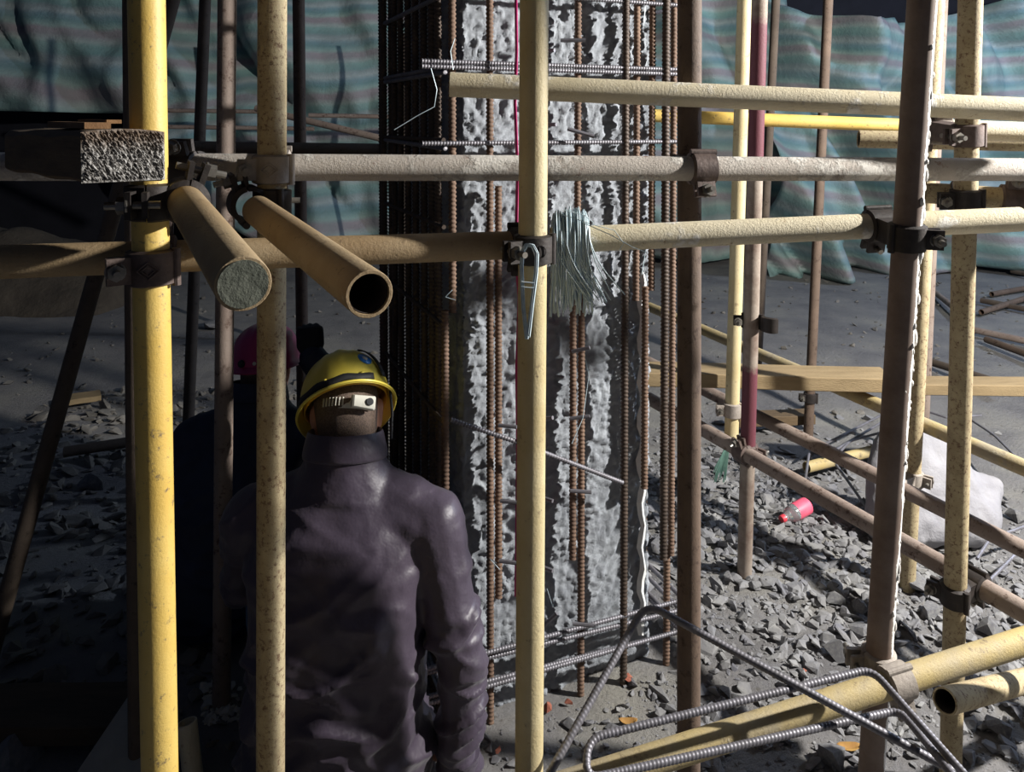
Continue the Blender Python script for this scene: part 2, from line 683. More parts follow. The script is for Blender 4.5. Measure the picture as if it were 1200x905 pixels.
# front row
vbar(530, None, 366, 0, .0095)
vbar(521, 364, 576, -.01, .0093)
vbar(574, None, None, -.0, .0093)
vbar(584, 218, 700, .003, .0093)
vbar(677, None, 268, 0, .0093)
vbar(672, 300, 655, -.002, .0093)
vbar(682, 300, None, -.0, .0093)
vbar(733, None, None, -.02, .0100, 'rebardark')
vbar(746, None, 352, 0, .0093)
vbar(764, None, 340, 0, .0093)
vbar(757, 336, 572, -.004, .0093)
vbar(780, None, 655, -.02, .0110, 'rebardark')
vbar(789, None, 650, -.01, .0093)
vbar(784, 640, None, .0, .0095)
# left side row going back, in the column's shade
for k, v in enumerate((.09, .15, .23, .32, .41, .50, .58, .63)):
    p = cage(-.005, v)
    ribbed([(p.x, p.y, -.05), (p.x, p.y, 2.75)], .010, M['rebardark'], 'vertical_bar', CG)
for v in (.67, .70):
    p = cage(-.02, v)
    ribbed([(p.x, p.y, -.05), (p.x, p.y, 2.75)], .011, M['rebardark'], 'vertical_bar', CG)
# back and right rows
for q in (.17, .34, .51):
    p = cage(q, CAGE + .01)
    ribbed([(p.x, p.y, -.05), (p.x, p.y, 2.75)], .0093, M['rebar'], 'vertical_bar', CG)
    p = cage(CAGE + .01, q)
    ribbed([(p.x, p.y, -.05), (p.x, p.y, 2.75)], .0093, M['rebar'], 'vertical_bar', CG)


def hoop(z, off=.018, r=.006, skip_right=0.0, ztilt=0.0):
    a_, b_ = -off, CAGE + off
    pts = [cage(a_ - .06, a_, z), cage(b_ - skip_right, a_, z + ztilt), cage(b_, b_, z + ztilt), cage(a_, b_, z), cage(a_, a_ - .0, z - .013)]
    ribbed(rounded(pts, .02), r, M['stirrup'], 'stirrup', CG, .008, .0009, 8)


for py, yy in ((73, 1.94), (79, 1.94), (168, 1.94), (-12, 1.94)):
    hoop(zpy(py, yy))
for py in (778, 806):
    hoop(zpy(py, 1.94), ztilt=-.02)
hoop(zpy(772, 1.94), .024)
hoop(zpy(812, 1.94), .024)
for z in (2.15, 2.4):
    hoop(z)
# slanting loose link across the face
ribbed([at(528, 492, 1.91), at(600, 516, 1.95), at(730, 566, 2.06)], .006, M['stirrup'], 'slanting_link', CG, .008, .0009, 8)
# side stirrups only seen on the shaded left
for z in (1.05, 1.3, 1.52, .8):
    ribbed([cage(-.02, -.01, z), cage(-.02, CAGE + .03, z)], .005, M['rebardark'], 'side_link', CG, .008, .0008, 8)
# short dowel stubs drilled into the face
for px, py, L, tilt in ((671, 48, .07, 0), (680, 151, .075, -.02), (643, 60, .03, 0), (645, 146, .03, 0), (680, 411, .05, .014), (679, 489, .055, .01), (680, 573, .06, 0), (641, 490, .03, .01),
                        (641, 582, .03, 0), (641, 663, .03, 0), (642, 735, .05, .05), (595, 497, .05, 0), (597, 585, .05, 0), (683, 728, .06, 0), (596, 655, .05, 0)):
    Y = 1.97 + (px - 600) * .0009
    p = at(px, py, Y)
    b = MB()
    b.cyl(p - UX * (L / 2), p + UX * (L / 2) + Vector((0, -.03, tilt)), .0052, seg=8)
    b.build('dowel_stub', M['stirrup'], CG)
# loose tie wires
for pts in ([(505, 80), (512, 105), (509, 125), (490, 135), (462, 152)], [(531, 82), (528, 60), (533, 45)], [(670, 520), (683, 490), (690, 440), (686, 420)], [(752, 322), (757, 290), (753, 285)], [(641, 690), (648, 712), (650, 700)],
            [(530, 340), (522, 348), (534, 352)], [(756, 8), (754, 30), (759, 32)], [(582, 660), (574, 655), (586, 668)]):
    b = MB()
    b.sweep([at(x, y, 1.90) for x, y in pts], .0011, 5)
    b.build('tie_wire', M['wire'], CG)

# pink plastic strip hanging down the column face beside the nearest upright
M['pink'] = simple_mat('pink_plastic_strip', '#c2276e', '#d63b83', 20, .5)
b = MB()
pts = [(604, -10, 0), (605, 60, .004), (603, 120, 0), (606, 200, .006), (604, 300, 0), (608, 350, .008), (605, 430, 0), (606, 520, .004), (605, 620, 0), (604, 700, .003)]
lft, rgt = [], []
for x, y, o_ in pts:
    q = at(x, y, 1.95)
    lft.append(q + Vector((-.003, o_, 0)))
    rgt.append(q + Vector((.004, -o_, 0)))
vs = lft + rgt
n_ = len(pts)
b.add(vs, [(i, i + 1, n_ + i + 1, n_ + i) for i in range(n_ - 1)])
o = b.build('plastic_strip', M['pink'])
so = o.modifiers.new('thick', 'SOLIDIFY')
so.thickness = .0015
tag(o, 'thin pink plastic strip hanging down beside the central cream upright', 'strip')

# white foam and paper scrap stuck on the right arris of the column
M['foam'] = simple_mat('white_foam_scrap', '#cfd2d2', '#e6e6e2', 30, .9, 0, .002, 90)
b = MB()
ys_ = np.linspace(320, 745, 34)
rows = []
for i, yy in enumerate(ys_):
    w_ = .006 + .007 * abs(math.sin(i * 2.3)) + .004 * random.random()
    p = at(753 + 2.2 * math.sin(i * 1.7), yy, 2.20)
    rows.append([p + Vector((-w_, 0, 0)), p + Vector((0, -.006, .004)), p + Vector((w_ * .6, 0, 0)), p + Vector((0, .006, 0))])
b.loft(rows)
tag(b.build('foam_scrap', M['foam'], None, True, .4), 'ragged white foam scrap stuck along the right edge of the column', 'foam scrap')
# ================================================================== scaffold tubes
TUBES = {}
TUBEOBJ = {}
R48 = .0241


def tube(key, a, c, mat, label, ext0=0, ext1=0, r=R48, name='scaffold_tube', group=None, wall=.0035, cat='tube'):
    p0 = a if isinstance(a, Vector) else at(*a)
    p1 = c if isinstance(c, Vector) else at(*c)
    d = (p1 - p0).normalized()
    p0, p1 = p0 - d * ext0, p1 + d * ext1
    b = MB()
    b.pipe(p0, p1, r, wall)
    o = b.build(name, M[mat] if isinstance(mat, str) else mat, None, True, .6)
    tag(o, label, cat, group)
    TUBES[key] = (p0, p1, r)
    TUBEOBJ[key] = o
    return o


def upright(key, a, c, mat, label, ztop=2.45, foot=True, r=R48):
    """an upright through two pixels; goes up to ztop and down to the ground unless foot is False"""
    p0, p1 = at(*a), at(*c)
    d = p1 - p0
    top = p0 + d * ((ztop - p0.z) / d.z) if ztop else p0
    bot = p1
    if foot:
        for _ in range(3):
            g = gzz(bot.x, bot.y)
            bot = p0 + d * ((g - .01 - p0.z) / d.z)
    return tube(key, bot, top, mat, label, r=r, name='scaffold_upright', cat='upright')


t = NT('red_banded_steel')
geo = t.n('TexCoord')
sp = t.n('SeparateXYZ')
t.l(geo.outputs['Object'], sp.inputs[0])
nz = t.noise(14, 6, .7)
ad = t.n('Math', operation='MULTIPLY_ADD')
t.l(nz, ad.inputs[0])
ad.inputs[1].default_value = .12
t.l(sp.outputs[2], ad.inputs[2])
dv = t.n('Math', operation='DIVIDE')
t.l(ad.outputs[0], dv.inputs[0])
dv.inputs[1].default_value = 3.0
redm = t.ramp(dv.outputs[0], [(0, 0), (.165, 0), (.175, 1), (.262, 1), (.27, 0), (.487, 0), (.495, 1), (.632, 1), (.64, 0)])
base = t.ramp(t.noise(9, 8, .7), [(.35, lin('#6e5b50')), (.6, lin('#94887c'))])
c = t.mix(redm, base, lin('#62303a'))
t.bump(t.noise(150, 5, .7), .001)
M['redband'] = t.done(c, .65)

# grey-brown steel, the bright lamp-lit edge painted white into its right side
t = NT('steel_painted_lit_edge')
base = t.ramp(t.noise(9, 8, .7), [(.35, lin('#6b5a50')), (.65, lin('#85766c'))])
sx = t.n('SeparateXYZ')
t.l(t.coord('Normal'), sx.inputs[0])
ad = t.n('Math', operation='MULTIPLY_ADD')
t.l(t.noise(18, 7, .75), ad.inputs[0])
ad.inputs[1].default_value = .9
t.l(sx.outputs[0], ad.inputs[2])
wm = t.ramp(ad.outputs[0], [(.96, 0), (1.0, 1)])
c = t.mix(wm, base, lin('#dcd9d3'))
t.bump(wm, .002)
M['litedge'] = t.done(c, .8)

# --- uprights, near to far
upright('P1', (172, 20, 1.06), (187, 890, 1.06), 'yellow', 'bright yellow upright tube nearest the camera at far left')
upright('P1b', (157, 20, 1.75), (163, 890, 1.80), 'darkpipe', 'dark upright tube half hidden behind the bright yellow upright')
upright('P2', (319, 20, 1.31), (317, 890, 1.31), 'rustcream', 'speckled cream and rust upright in front of the crouching worker')
upright('P3', (626, 20, 1.285), (620, 890, 1.29), 'cream', 'cream yellow upright at the centre with wire bundles hung beside it')
upright('P4', (808, 20, 1.555), (807, 850, 1.58), 'rust', 'plain brown rusted upright just right of the concrete column')
upright('P5', (1080, 10, 1.34), (1022, 890, 1.51), M['litedge'], 'leaning grey-brown upright with a bright lit edge painted on its right side')
upright('P6', (1137, 10, 1.66), (1117, 780, 1.79), 'rustcream', 'rust-speckled cream upright at the right behind the horizontal tubes')
upright('P7', (872, 10, 2.66), (857, 512, 2.66), 'cream', 'slim yellow cream upright ending above the rubble beside the red-banded one', foot=False)
upright('P8', (890, 10, 2.36), (873, 650, 2.55), M['redband'], 'brown upright with faded red painted bands', )
upright('P9', (1097, 10, 2.42), (1063, 690, 2.52), 'rustcream', 'thin pale upright just behind the leaning grey-brown upright')
upright('P9b', (1104, 10, 3.6), (1083, 480, 3.6), 'rustgrey', 'dull grey upright farther behind the leaning upright')
upright('P10', (970, 10, 3.9), (948, 490, 3.9), 'rust', 'slender brown upright standing alone before the folded tarpaulin')
upright('P11', (909, 5, 4.4), (893, 330, 4.6), 'darkpipe', 'slender dark upright behind the red-banded upright')
upright('P12', (240, 10, 3.3), (215, 640, 3.3), 'darkpipe', 'dark leaning upright just right of the yellow upright')
upright('P13', (266, 10, 2.05), (261, 640, 2.05), 'rustgrey', 'grey-lit upright in front of the magenta helmet worker')
upright('P14', (350, 10, 3.1), (354, 400, 3.1), 'rust', 'thin brown upright above the yellow helmet')
upright('P16', (316, 10, 5.62), (316, 300, 5.62), 'darkpipe', 'distant dark upright hidden behind the speckled cream upright')
upright('P17', (309, 10, 7.52), (309, 250, 7.52), 'darkpipe', 'far upright holding the thin distant rails')
upright('P18', (475, 10, 7.35), (475, 250, 7.35), 'darkpipe', 'far upright behind the column holding the level distant rail')
tube('P15', (204, -8, 2.5), (-2, 735, 2.2), 'darkpipe', 'long dark brace tube leaning at far left', ext0=.3, ext1=.35)

# --- long horizontals
tube('H1', (527, 99, 1.5), (1240, 130, 1.56), 'pale', 'upper pale yellow horizontal tube with a cut end left of centre', ext1=.08)
tube('H2', (-60, 195, 1.275), (1240, 199, 1.64), 'cement', 'cement-coated grey horizontal tube running the full width', ext0=.8, ext1=.12)
tube('H3a', (-60, 309, 1.06), (640, 286, 1.345), 'dustbrown', 'brown horizontal tube clamped low across the yellow upright', ext0=.6)
tube('H3b', (646, 282, 1.41), (1195, 257, 1.50), 'pale', 'pale lower horizontal tube ending at the right edge')
tube('H4', (700, 133, 2.9), (1057, 147, 2.75), 'yellow', 'bright yellow tube glimpsed behind the upper horizontal')
tube('H5', (1006, 163, 2.12), (1260, 168, 2.0), 'rustcream', 'short rusty cream tube between the two upper horizontals at right', ext1=.2)
tube('H6', (1064, 150, 1.85), (1260, 157, 1.84), 'pale', 'pale stub tube tucked under the upper horizontal at right', ext1=.1)
tube('H7', (1085, 226, 1.78), (1260, 238, 1.66), 'rustcream', 'brown tube between middle and lower horizontals at right', ext1=.1)
tube('H8', (195, 173, 2.7), (470, 176, 2.95), 'darkpipe', 'dark horizontal tube behind the cement-coated tube')
tube('H9', (150, 129, 7.56), (318, 131, 7.56), 'rustgrey', 'thin distant upper rail in front of the striped sheet', r=.021)
tube('H10', (150, 148, 7.475), (368, 151, 7.475), 'rustgrey', 'thin distant lower rail in front of the striped sheet', r=.021)
tube('H11', (300, 127, 5.6), (470, 168, 5.2), 'rustgrey', 'distant slanting tube left of the column')
tube('H12', (362, 135, 7.392), (520, 138, 7.392), 'rustgrey', 'distant level rail left of the column', r=.021)

# --- stub tubes pointing at the camera
tube('T1', (285, 333, .66), (218, 238, 1.06), 'dustbrown', 'capped tube stub pointing at the camera beside the yellow upright', name='tube_stub')
tube('T2', (433, 345, .75), (302, 247, 1.225), 'dustbrown', 'open tube stub pointing at the camera above the yellow helmet', name='tube_stub')
M['capgrey'] = simple_mat('grey_cement_plug', '#54584d', '#63665b', 25, .9, 0, .003, 60)
p0, p1, _ = TUBES['T1']
d = (p1 - p0).normalized()
b = MB()
b.cyl(p0 - d * .001, p0 + d * .03, R48 - .0028, seg=24)
o = b.build('end_plug', M['capgrey'], bpy.data.objects['tube_stub'])
o['label'] = 'grey cement plug filling the tube end'

# --- low braces and pipes
tube('L1', (815, 452, 3.15), (1215, 652, 2.12), 'rustgrey', 'upper of two parallel low braces crossing the rubble at right', ext0=.35, ext1=.6)
tube('L2', (760, 467, 2.97), (1215, 726, 1.68), 'rustgrey', 'lower of two parallel low braces crossing the rubble at right', ext1=.4)
tube('L3', (815, 383, 3.65), (1220, 557, 2.16), 'ochre', 'far yellow-brown brace slanting down to the right edge', ext0=.4, ext1=.8)
tube('L4', (700, 911, 1.295), (1240, 739, 1.53), 'ochre', 'thick worn yellow tube across the lower right foreground', ext0=.15, ext1=.5)
tube('L5', (1107, 822, 1.5), (1260, 783, 1.88), 'rustcream', 'open-ended brown tube at the lower right edge', ext1=.2)
q0, q1 = gnd(945, 548, .05), gnd(1024, 528, .05)
tube('L7', q0, q1, 'ochre', 'short yellow tube offcut lying beside the white sack')
q0, q1 = at(219, 846, 1.82), at(232, 960, 1.78)
tube('L8', q0, q1, 'pale', 'short pale tube stub standing at the foot of the yellow upright', name='tube_stub', r=.023)
# tubes lying in a pile on the ground at right
for k, (x0, y0, x1, y1, mt) in enumerate(((1162, 345, 1240, 331, 'rust'), (1186, 318, 1250, 330, 'darkpipe'), (1150, 366, 1245, 336, 'rust'), (1138, 386, 1250, 410, 'rustgrey'), (1156, 398, 1250, 432, 'rust'),
                                     (1090, 424, 1180, 452, 'darkpipe'), (1150, 352, 1250, 372, 'darkpipe'), (1092, 340, 1130, 370, 'rustgrey'))):
    tube('G%d' % k, gnd(x0, y0, .03), gnd(x1, y1, .03 + .02 * (k % 3)), mt, ['rusty tube on top of the far pile, tilted up to the right', 'dark tube end at the back of the far tube pile',
         'rusty tube lying across the far pile', 'grey tube lying lowest but one in the far pile', 'rusty tube at the front of the far pile', 'dark tube lying on the ground left of the far pile',
         'dark tube half buried in the middle of the far pile', 'grey tube lying apart behind the cream upright'][k], group='tubes piled on the ground at far right', name='loose_tube')
# extra steel lying about at left
tube('G20', gnd(75, 530, .03), gnd(190, 512, .05), 'darkpipe', 'dark tube lying on the rubble left of the yellow upright', name='loose_tube')


for key in ('T2', 'L5', 'H3b', 'H5'):  # dark liner and plug added so the open bores look shaded
    p0, p1, _ = TUBES[key]
    d = (p1 - p0).normalized()
    b = MB()
    b.pipe(p0 + d * .004, p1 - d * .004, R48 - .0037, .001)
    b.cyl(p1 - d * .05 if key in ('T2',) else p1 - d * .12, p1 - d * .03, R48 - .004, seg=20)
    o = b.build('shade_liner', M['boreshade'], TUBEOBJ[key])
    o['label'] = 'dark liner standing in for shade inside the open tube'

# ================================================================== couplers
def closest(k1, k2):
    a0, a1, _ = TUBES[k1]
    b0, b1, _ = TUBES[k2]
    u, v, w0 = (a1 - a0).normalized(), (b1 - b0).normalized(), a0 - b0
    bb = u.dot(v)
    dd, ee = u.dot(w0), v.dot(w0)
    den = 1 - bb * bb
    s = (bb * ee - dd) / den
    q = (ee - bb * dd) / den
    return a0 + u * s, u, b0 + v * q, v


def coupler(k1, k2, label, mat='clamp', flipA=1, flipB=1, at1=None, emblem=None, openA=False):
    """right-angle coupler holding tubes k1 and k2 (k2 may be None: only one half grips)"""
    if k2:
        pa, da, pb, db = closest(k1, k2)
    else:
        a0, a1, _ = TUBES[k1]
        da = (a1 - a0).normalized()
        pa = a0 + da * ((at1 - a0).dot(da))
        pb, db = None, None
    n = (pb - pa) if k2 else Vector((.3, 1, 0))
    dist = n.length
    n.normalize()
    base = pa.copy()
    T = thing('scaffold_coupler', base, label, 'coupler', 'scaffold couplers')
    body = MB()
    halves = [(pa, da, n, flipA)] + ([(pb, db, -n, flipB)] if k2 else [])
    ri, ro, wd = .0245, .0315, .052
    for hi, (p, d, nn, fl) in enumerate(halves):
        a_ = nn
        d = d * fl
        b_ = d.cross(a_)
        body.arc(p, d, a_, b_, ri, ro, wd, -1.75, 1.75)
        ee = a_ * math.cos(1.75) + b_ * math.sin(1.75)
        tt = -a_ * math.sin(1.75) + b_ * math.cos(1.75)
        body.box(p + ee * .042, ee, tt, d, .028, .007, .034)
        cap = MB()
        t1 = 2 * math.pi - 1.83
        if openA and hi == 0:
            hp = p + (a_ * math.cos(-1.8) + b_ * math.sin(-1.8)) * .033
            cap.arc(hp + (-b_) * .03 - a_ * .012, d, a_, b_, ri, ro, wd, 1.2, 1.2 + 2.6)
        else:
            cap.arc(p, d, a_, b_, ri, ro + .0012, wd * .96, 1.83, t1)
            e2 = a_ * math.cos(1.9) + b_ * math.sin(1.9)
            t2 = -a_ * math.sin(1.9) + b_ * math.cos(1.9)
            cap.box(p + e2 * .043 + t2 * .012, e2, t2, d, .03, .008, .036)
        # hinge knuckle
        e3 = a_ * math.cos(-1.79) + b_ * math.sin(-1.79)
        cap.cyl(p + e3 * .0335 - d * (wd * .5), p + e3 * .0335 + d * (wd * .5), .006, seg=10)
        cp = cap.build('cap', M[mat], T, True, .6)
        if emblem and hi == 0:
            # raised lozenge emblem on the face of the cap
            em = MB()
            out = -a_
            c0 = p + out * (ro + .0014)
            ux, uy = (b_, d) if emblem == 'lozenge' else (b_, d)
            if emblem == 'lozenge':
                for s_ in (1, .62):
                    ring = []
                    for (i_, j_) in ((1, 0), (0, .62), (-1, 0), (0, -.62)):
                        q = c0 + ux * (i_ * .014 * s_) + uy * (j_ * .019 * s_)
                        ring.append(q)
                    for i_ in range(4):
                        em.cyl(ring[i_] - out * abs(0), ring[(i_ + 1) % 4], .0011, seg=6)
            else:
                pts = [c0 + ux * (.011 * math.cos(q)) + uy * (.011 * math.sin(q)) for q in np.linspace(0, 2 * math.pi, 17)]
                for i_ in range(16):
                    em.cyl(pts[i_], pts[i_ + 1], .0011, seg=6)
                em.cyl(c0 - uy * .008, c0 + uy * .008, .001, seg=6)
                em.cyl(c0 + ux * .005 - uy * .004, c0 + ux * .005 + uy * .005, .001, seg=6)
            em.build('emblem', M[mat], cp)
        bl = MB()
        e4 = a_ * math.cos(1.82) + b_ * math.sin(1.82)
        t4 = -a_ * math.sin(1.82) + b_ * math.cos(1.82)
        q = p + e4 * .046
        bl.cyl(q - t4 * .022, q + t4 * .046, .0052, seg=10)
        bo = bl.build('bolt', M['bolt'], T, True, .6)
        nu = MB()
        nu.cyl(q + t4 * .019, q + t4 * .031, .0115, seg=6)
        nu.cyl(q + t4 * .0165, q + t4 * .0192, .0135, seg=14)
        nu.build('nut', M['bolt'], bo, False)
    if k2:
        mid = (pa + pb) / 2
        body.box(mid, n, da, da.cross(n).normalized(), max(.01, dist - 2 * ri + .004), .042, .042)
    body.build('body', M[mat], T, True, .6)
    return T


coupler('P1', 'H3a', 'brown coupler on the yellow upright at the low brown tube', 'clamp', 1, -1, emblem='lozenge')
coupler('P1', 'T1', 'dark coupler gripping the capped stub to the yellow upright', 'clampdark', -1, 1)
coupler('P2', 'H2', 'grey coupler with raised lozenge mark on the speckled upright', 'clampgrey', 1, 1, emblem='lozenge')
coupler('P2', 'T2', 'coupler gripping the open stub to the speckled upright', 'clampdark', -1, -1)
coupler('P4', 'H2', 'dark coupler with round mark where the brown upright meets cement-coated tube', 'clamp', 1, -1, emblem='round')
coupler('P3', 'H3a', 'dark round-marked coupler on the central cream upright', 'clampdark', 1, 1, emblem='round')
coupler('P5', 'H3b', 'dark coupler on the leaning upright at the pale lower tube', 'clampdark', -1, 1)
coupler('P6', 'H6', 'coupler on the right cream upright under the upper tube', 'clamp', 1, 1)
coupler('P6', 'H7', 'dark coupler on the right cream upright above the pale lower tube', 'clampdark', 1, -1)
coupler('H7', None, 'brown coupler gripping the tube end at the right edge', 'clamp', 1, 1, at1=at(1188, 232, 1.70))
coupler('H5', None, 'dark coupler wrapped round the short rusty cream tube', 'clampdark', 1, 1, at1=at(1142, 165, 2.0))
coupler('H6', None, 'dark ring coupler on the pale stub by the leaning upright', 'clampgrey', 1, 1, at1=at(1100, 152, 1.86))
coupler('H2', None, 'coupler hanging empty on the cement-coated tube beside the yellow upright', 'clampdark', 1, 1, at1=at(216, 196, 1.33))
coupler('P8', None, 'open dark coupler high on the red-banded upright', 'clampdark', 1, 1, at1=at(880, 378, 2.45), openA=True)
coupler('P7', None, 'pale coupler low on the slim yellow upright', 'clampgrey', 1, 1, at1=at(859, 480, 2.66))
coupler('P8', 'L2', 'brown coupler joining red-banded upright and lower brace', 'clamp', 1, 1)
coupler('P9', 'L1', 'grey coupler joining thin pale upright and upper brace', 'clampgrey', 1, 1)
coupler('P6', 'L2', 'dark coupler joining right cream upright and lower brace', 'clampdark', 1, 1)
coupler('P5', 'L4', 'grey coupler joining leaning upright and thick yellow foreground tube', 'clampgrey', -1, -1)
coupler('P10', None, 'dark coupler low on the lone slender brown upright', 'clampdark', 1, 1, at1=at(951, 466, 3.9))
coupler('P3', None, 'brown coupler high on the central cream upright', 'clamp') if False else None

# white cement crust down the lit side of the leaning upright
p0, p1, _ = TUBES['P5']
M['crust'] = simple_mat('white_cement_crust', '#d9d6d0', '#efece6', 30, .95, 0, .004, 60)
b = MB()
dz = (p1 - p0).normalized()
for k in range(90):
    zz = .55 + 1.15 * (k / 90) ** .9
    c0 = p0 + dz * ((zz - p0.z) / dz.z)
    ang = random.gauss(.25, .45)
    nrm_ = Vector((math.cos(ang - .5), math.sin(ang - .5) * .9, 0)).normalized()
    rr = random.uniform(.002, .0055) if not (1.15 < zz < 1.5) else random.uniform(.003, .0075)
    b.ball(c0 + nrm_ * R48, rr * .8, rr * .8, rr * random.uniform(1, 2.6), 8, 6)
o = b.build('cement_crust', M['crust'], bpy.data.objects['scaffold_upright.005'])
o['label'] = 'white cement crust down the lit side'
o['kind'] = 'stuff'
# ================================================================== timber
t = NT('weathered_timber')
c = t.ramp(t.noise(3.5, 8, .7, (1, 1, 9)), [(.3, lin('#4a3c2c')), (.7, lin('#7a6549'))])
t.bump(t.noise(14, 8, .7, (1, 1, 6)), .004)
M['timber'] = t.done(c, .85)
M['plank'] = simple_mat('pale_plank', '#7c6a4c', '#94805f', 4, .8, 0, .002, 60, stretch=(1, 6, 6))
M['plankdark'] = simple_mat('old_dark_plank', '#3f342a', '#574939', 5, .85, 0, .003, 40, stretch=(1, 6, 6))
t = NT('torn_end_grain')
c = t.ramp(t.noise(260, 6, .8, (1, 1, .5)), [(.38, lin('#2f2c2a')), (.5, lin('#77736e')), (.62, lin('#c4c2be'))])
sp_ = t.n('SeparateXYZ')
t.l(t.coord('Object'), sp_.inputs[0])
tm = t.ramp(sp_.outputs[2], [(.036, 0), (.056, .75)])
c = t.mix(tm, c, lin('#5e4a36'))
M['endgrain'] = t.done(c, .9)


def make_beam():
    c0 = at(95, 214, .93)
    cl = at(6, 213, 1.225)
    cr = at(190, 213, .985)
    ex = Vector((cl.x - c0.x, cl.y - c0.y, 0))
    ex.normalize()
    ey = Vector((-ex.y, ex.x, 0))
    if ey.x < 0:
        ey = -ey
    wdt = .098
    hgt = .066
    L = .41
    z0 = c0.z - .001
    T = thing('timber_beam', (c0.x, c0.y, z0), 'heavy sawn timber offcut resting beside the yellow upright', 'timber')
    b = MB()
    n = 14
    rings = []
    for i in range(n):
        s = L * i / (n - 1)
        r_ = []
        for (u, v) in ((0, .004), (.004, 0), (wdt - .004, 0), (wdt, .004), (wdt, hgt - .010), (wdt - .010, hgt - .002), (wdt * .5, hgt), (.008, hgt - .003), (0, hgt - .010)):
            r_.append(Vector((c0.x, c0.y, z0)) + ex * s + ey * u + Vector((0, 0, v + .0015 * math.sin(s * 31 + u * 50))))
        rings.append(r_)
    b.loft(rings, False, True)
    b.build('sawn_beam', M['timber'], T, True, .5)
    # torn end grain: a fine grid of splinters
    nu, nv = 130, 90
    U, W = np.meshgrid(np.linspace(0, wdt, nu), np.linspace(0, hgt, nv))
    V = np.stack([U.ravel(), W.ravel(), np.zeros(U.size)], 1)
    q = V.copy()
    q[:, 0] = V[:, 0] + V[:, 1] * .6
    edge = np.minimum(np.minimum(V[:, 0], wdt - V[:, 0]), np.minimum(V[:, 1], hgt - V[:, 1]))
    top = np.clip((V[:, 0] / wdt * 2 - 1) ** 2 * .004, 0, 1)
    dd = (.006 * np.abs(fbm(q * np.array([520, 190, 1]), 5, 2)) + .002 * fbm(V * 90, 8, 3)) * np.clip(edge / .004, 0, 1)
    P = np.array([tuple(Vector((c0.x, c0.y, z0)) - ex * (.001 + float(dd[k])) + ey * float(V[k, 0]) + Vector((0, 0, float(V[k, 1] - top[k] * V[k, 1] / hgt)))) for k in range(len(V))])
    i = np.arange(nu * nv).reshape(nv, nu)
    F = np.stack([i[:-1, :-1], i[:-1, 1:], i[1:, 1:], i[1:, :-1]], -1).reshape(-1, 4)
    mesh_obj('end_grain', P, F, M['endgrain'], T, True, .6)
    # thin splinter of wood lying on top
    o = MB()
    zt = z0 + hgt + .004
    s0 = Vector((c0.x, c0.y, zt)) + ex * .03 + ey * .028
    s1 = Vector((c0.x, c0.y, zt + .003)) + ex * .30 + ey * .05
    d_, a_, b_ = frame(s1 - s0)
    o.box((s0 + s1) / 2, d_, a_, b_, (s1 - s0).length, .008, .03)
    o.box((s0 + s1) / 2 + Vector((.02, .02, .005)), d_, a_, b_, (s1 - s0).length * .7, .005, .018)
    M['batten'] = simple_mat('brown_batten', '#6a4a2c', '#8a6640', 8, .8, 0, .002, 60)
    tag(o.build('batten', M['batten'], None, False), 'thin brown batten lying on top of the sawn timber offcut', 'batten')


make_beam()


def board(name, p0, p1, wid, thick, mat, label, cat='plank', up=(0, 0, 1)):
    p0, p1 = Vector(p0), Vector(p1)
    d, a, b_ = frame(p1 - p0, up)
    b = MB()
    L = (p1 - p0).length
    n = 10
    rings = []
    for i in range(n):
        s = p0.lerp(p1, i / (n - 1)) + a * (.0012 * math.sin(i * .7))
        w2, t2 = wid / 2, thick / 2
        rings.append([s + b_ * x + a * y for x, y in ((-w2, -t2 + .003), (-w2 + .003, -t2), (w2 - .003, -t2), (w2, -t2 + .003), (w2, t2 - .003), (w2 - .003, t2), (-w2 + .003, t2), (-w2, t2 - .003))])
    b.loft(rings)
    return tag(b.build(name, mat, None, True, .4), label, cat)


board('plank', at(745, 438, 2.80), at(1040, 445, 2.74), .14, .05, M['plank'], 'pale yellow plank laid across the low braces behind the uprights')
board('plank', at(1040, 452, 3.26), at(1260, 453, 3.1), .12, .045, M['plank'], 'orange plank continuing at right behind the rust-speckled upright')
board('plank', gnd(862, 492, .04), gnd(950, 488, .04), .1, .05, M['timber'], 'short grey-brown plank lying on the ground past the red-banded upright')
q = gnd(-40, 838, .03)
board('plank', q, gnd(158, 834, .03), .16, .05, M['plankdark'], 'dark plank lying on the gravel at lower left')
board('plank', gnd(80, 469, .02), gnd(118, 463, .02), .12, .03, M['plank'], 'small pale board scrap lying on the dim ground at left')

# light slab leaning at lower left
M['slab'] = simple_mat('grey_board', '#8d897f', '#a5a196', 5, .85, 0, .002, 50)
b = MB()
A_, B_, C_ = gnd(70, 930, .02), gnd(160, 852, .02), gnd(176, 925, .02)
A_.z, B_.z, C_.z = .01, .13, .05
n_ = (B_ - A_).cross(C_ - A_).normalized()
if n_.z < 0:
    n_ = -n_
D_ = C_ + (A_ - B_) * .3
quad = [A_, D_, C_, B_]
b.loft([[p - n_ * .025 for p in quad], quad])
tag(b.build('board_offcut', M['slab'], None, False), 'pale grey board offcut tilted on the rubble left of the yellow upright', 'board')


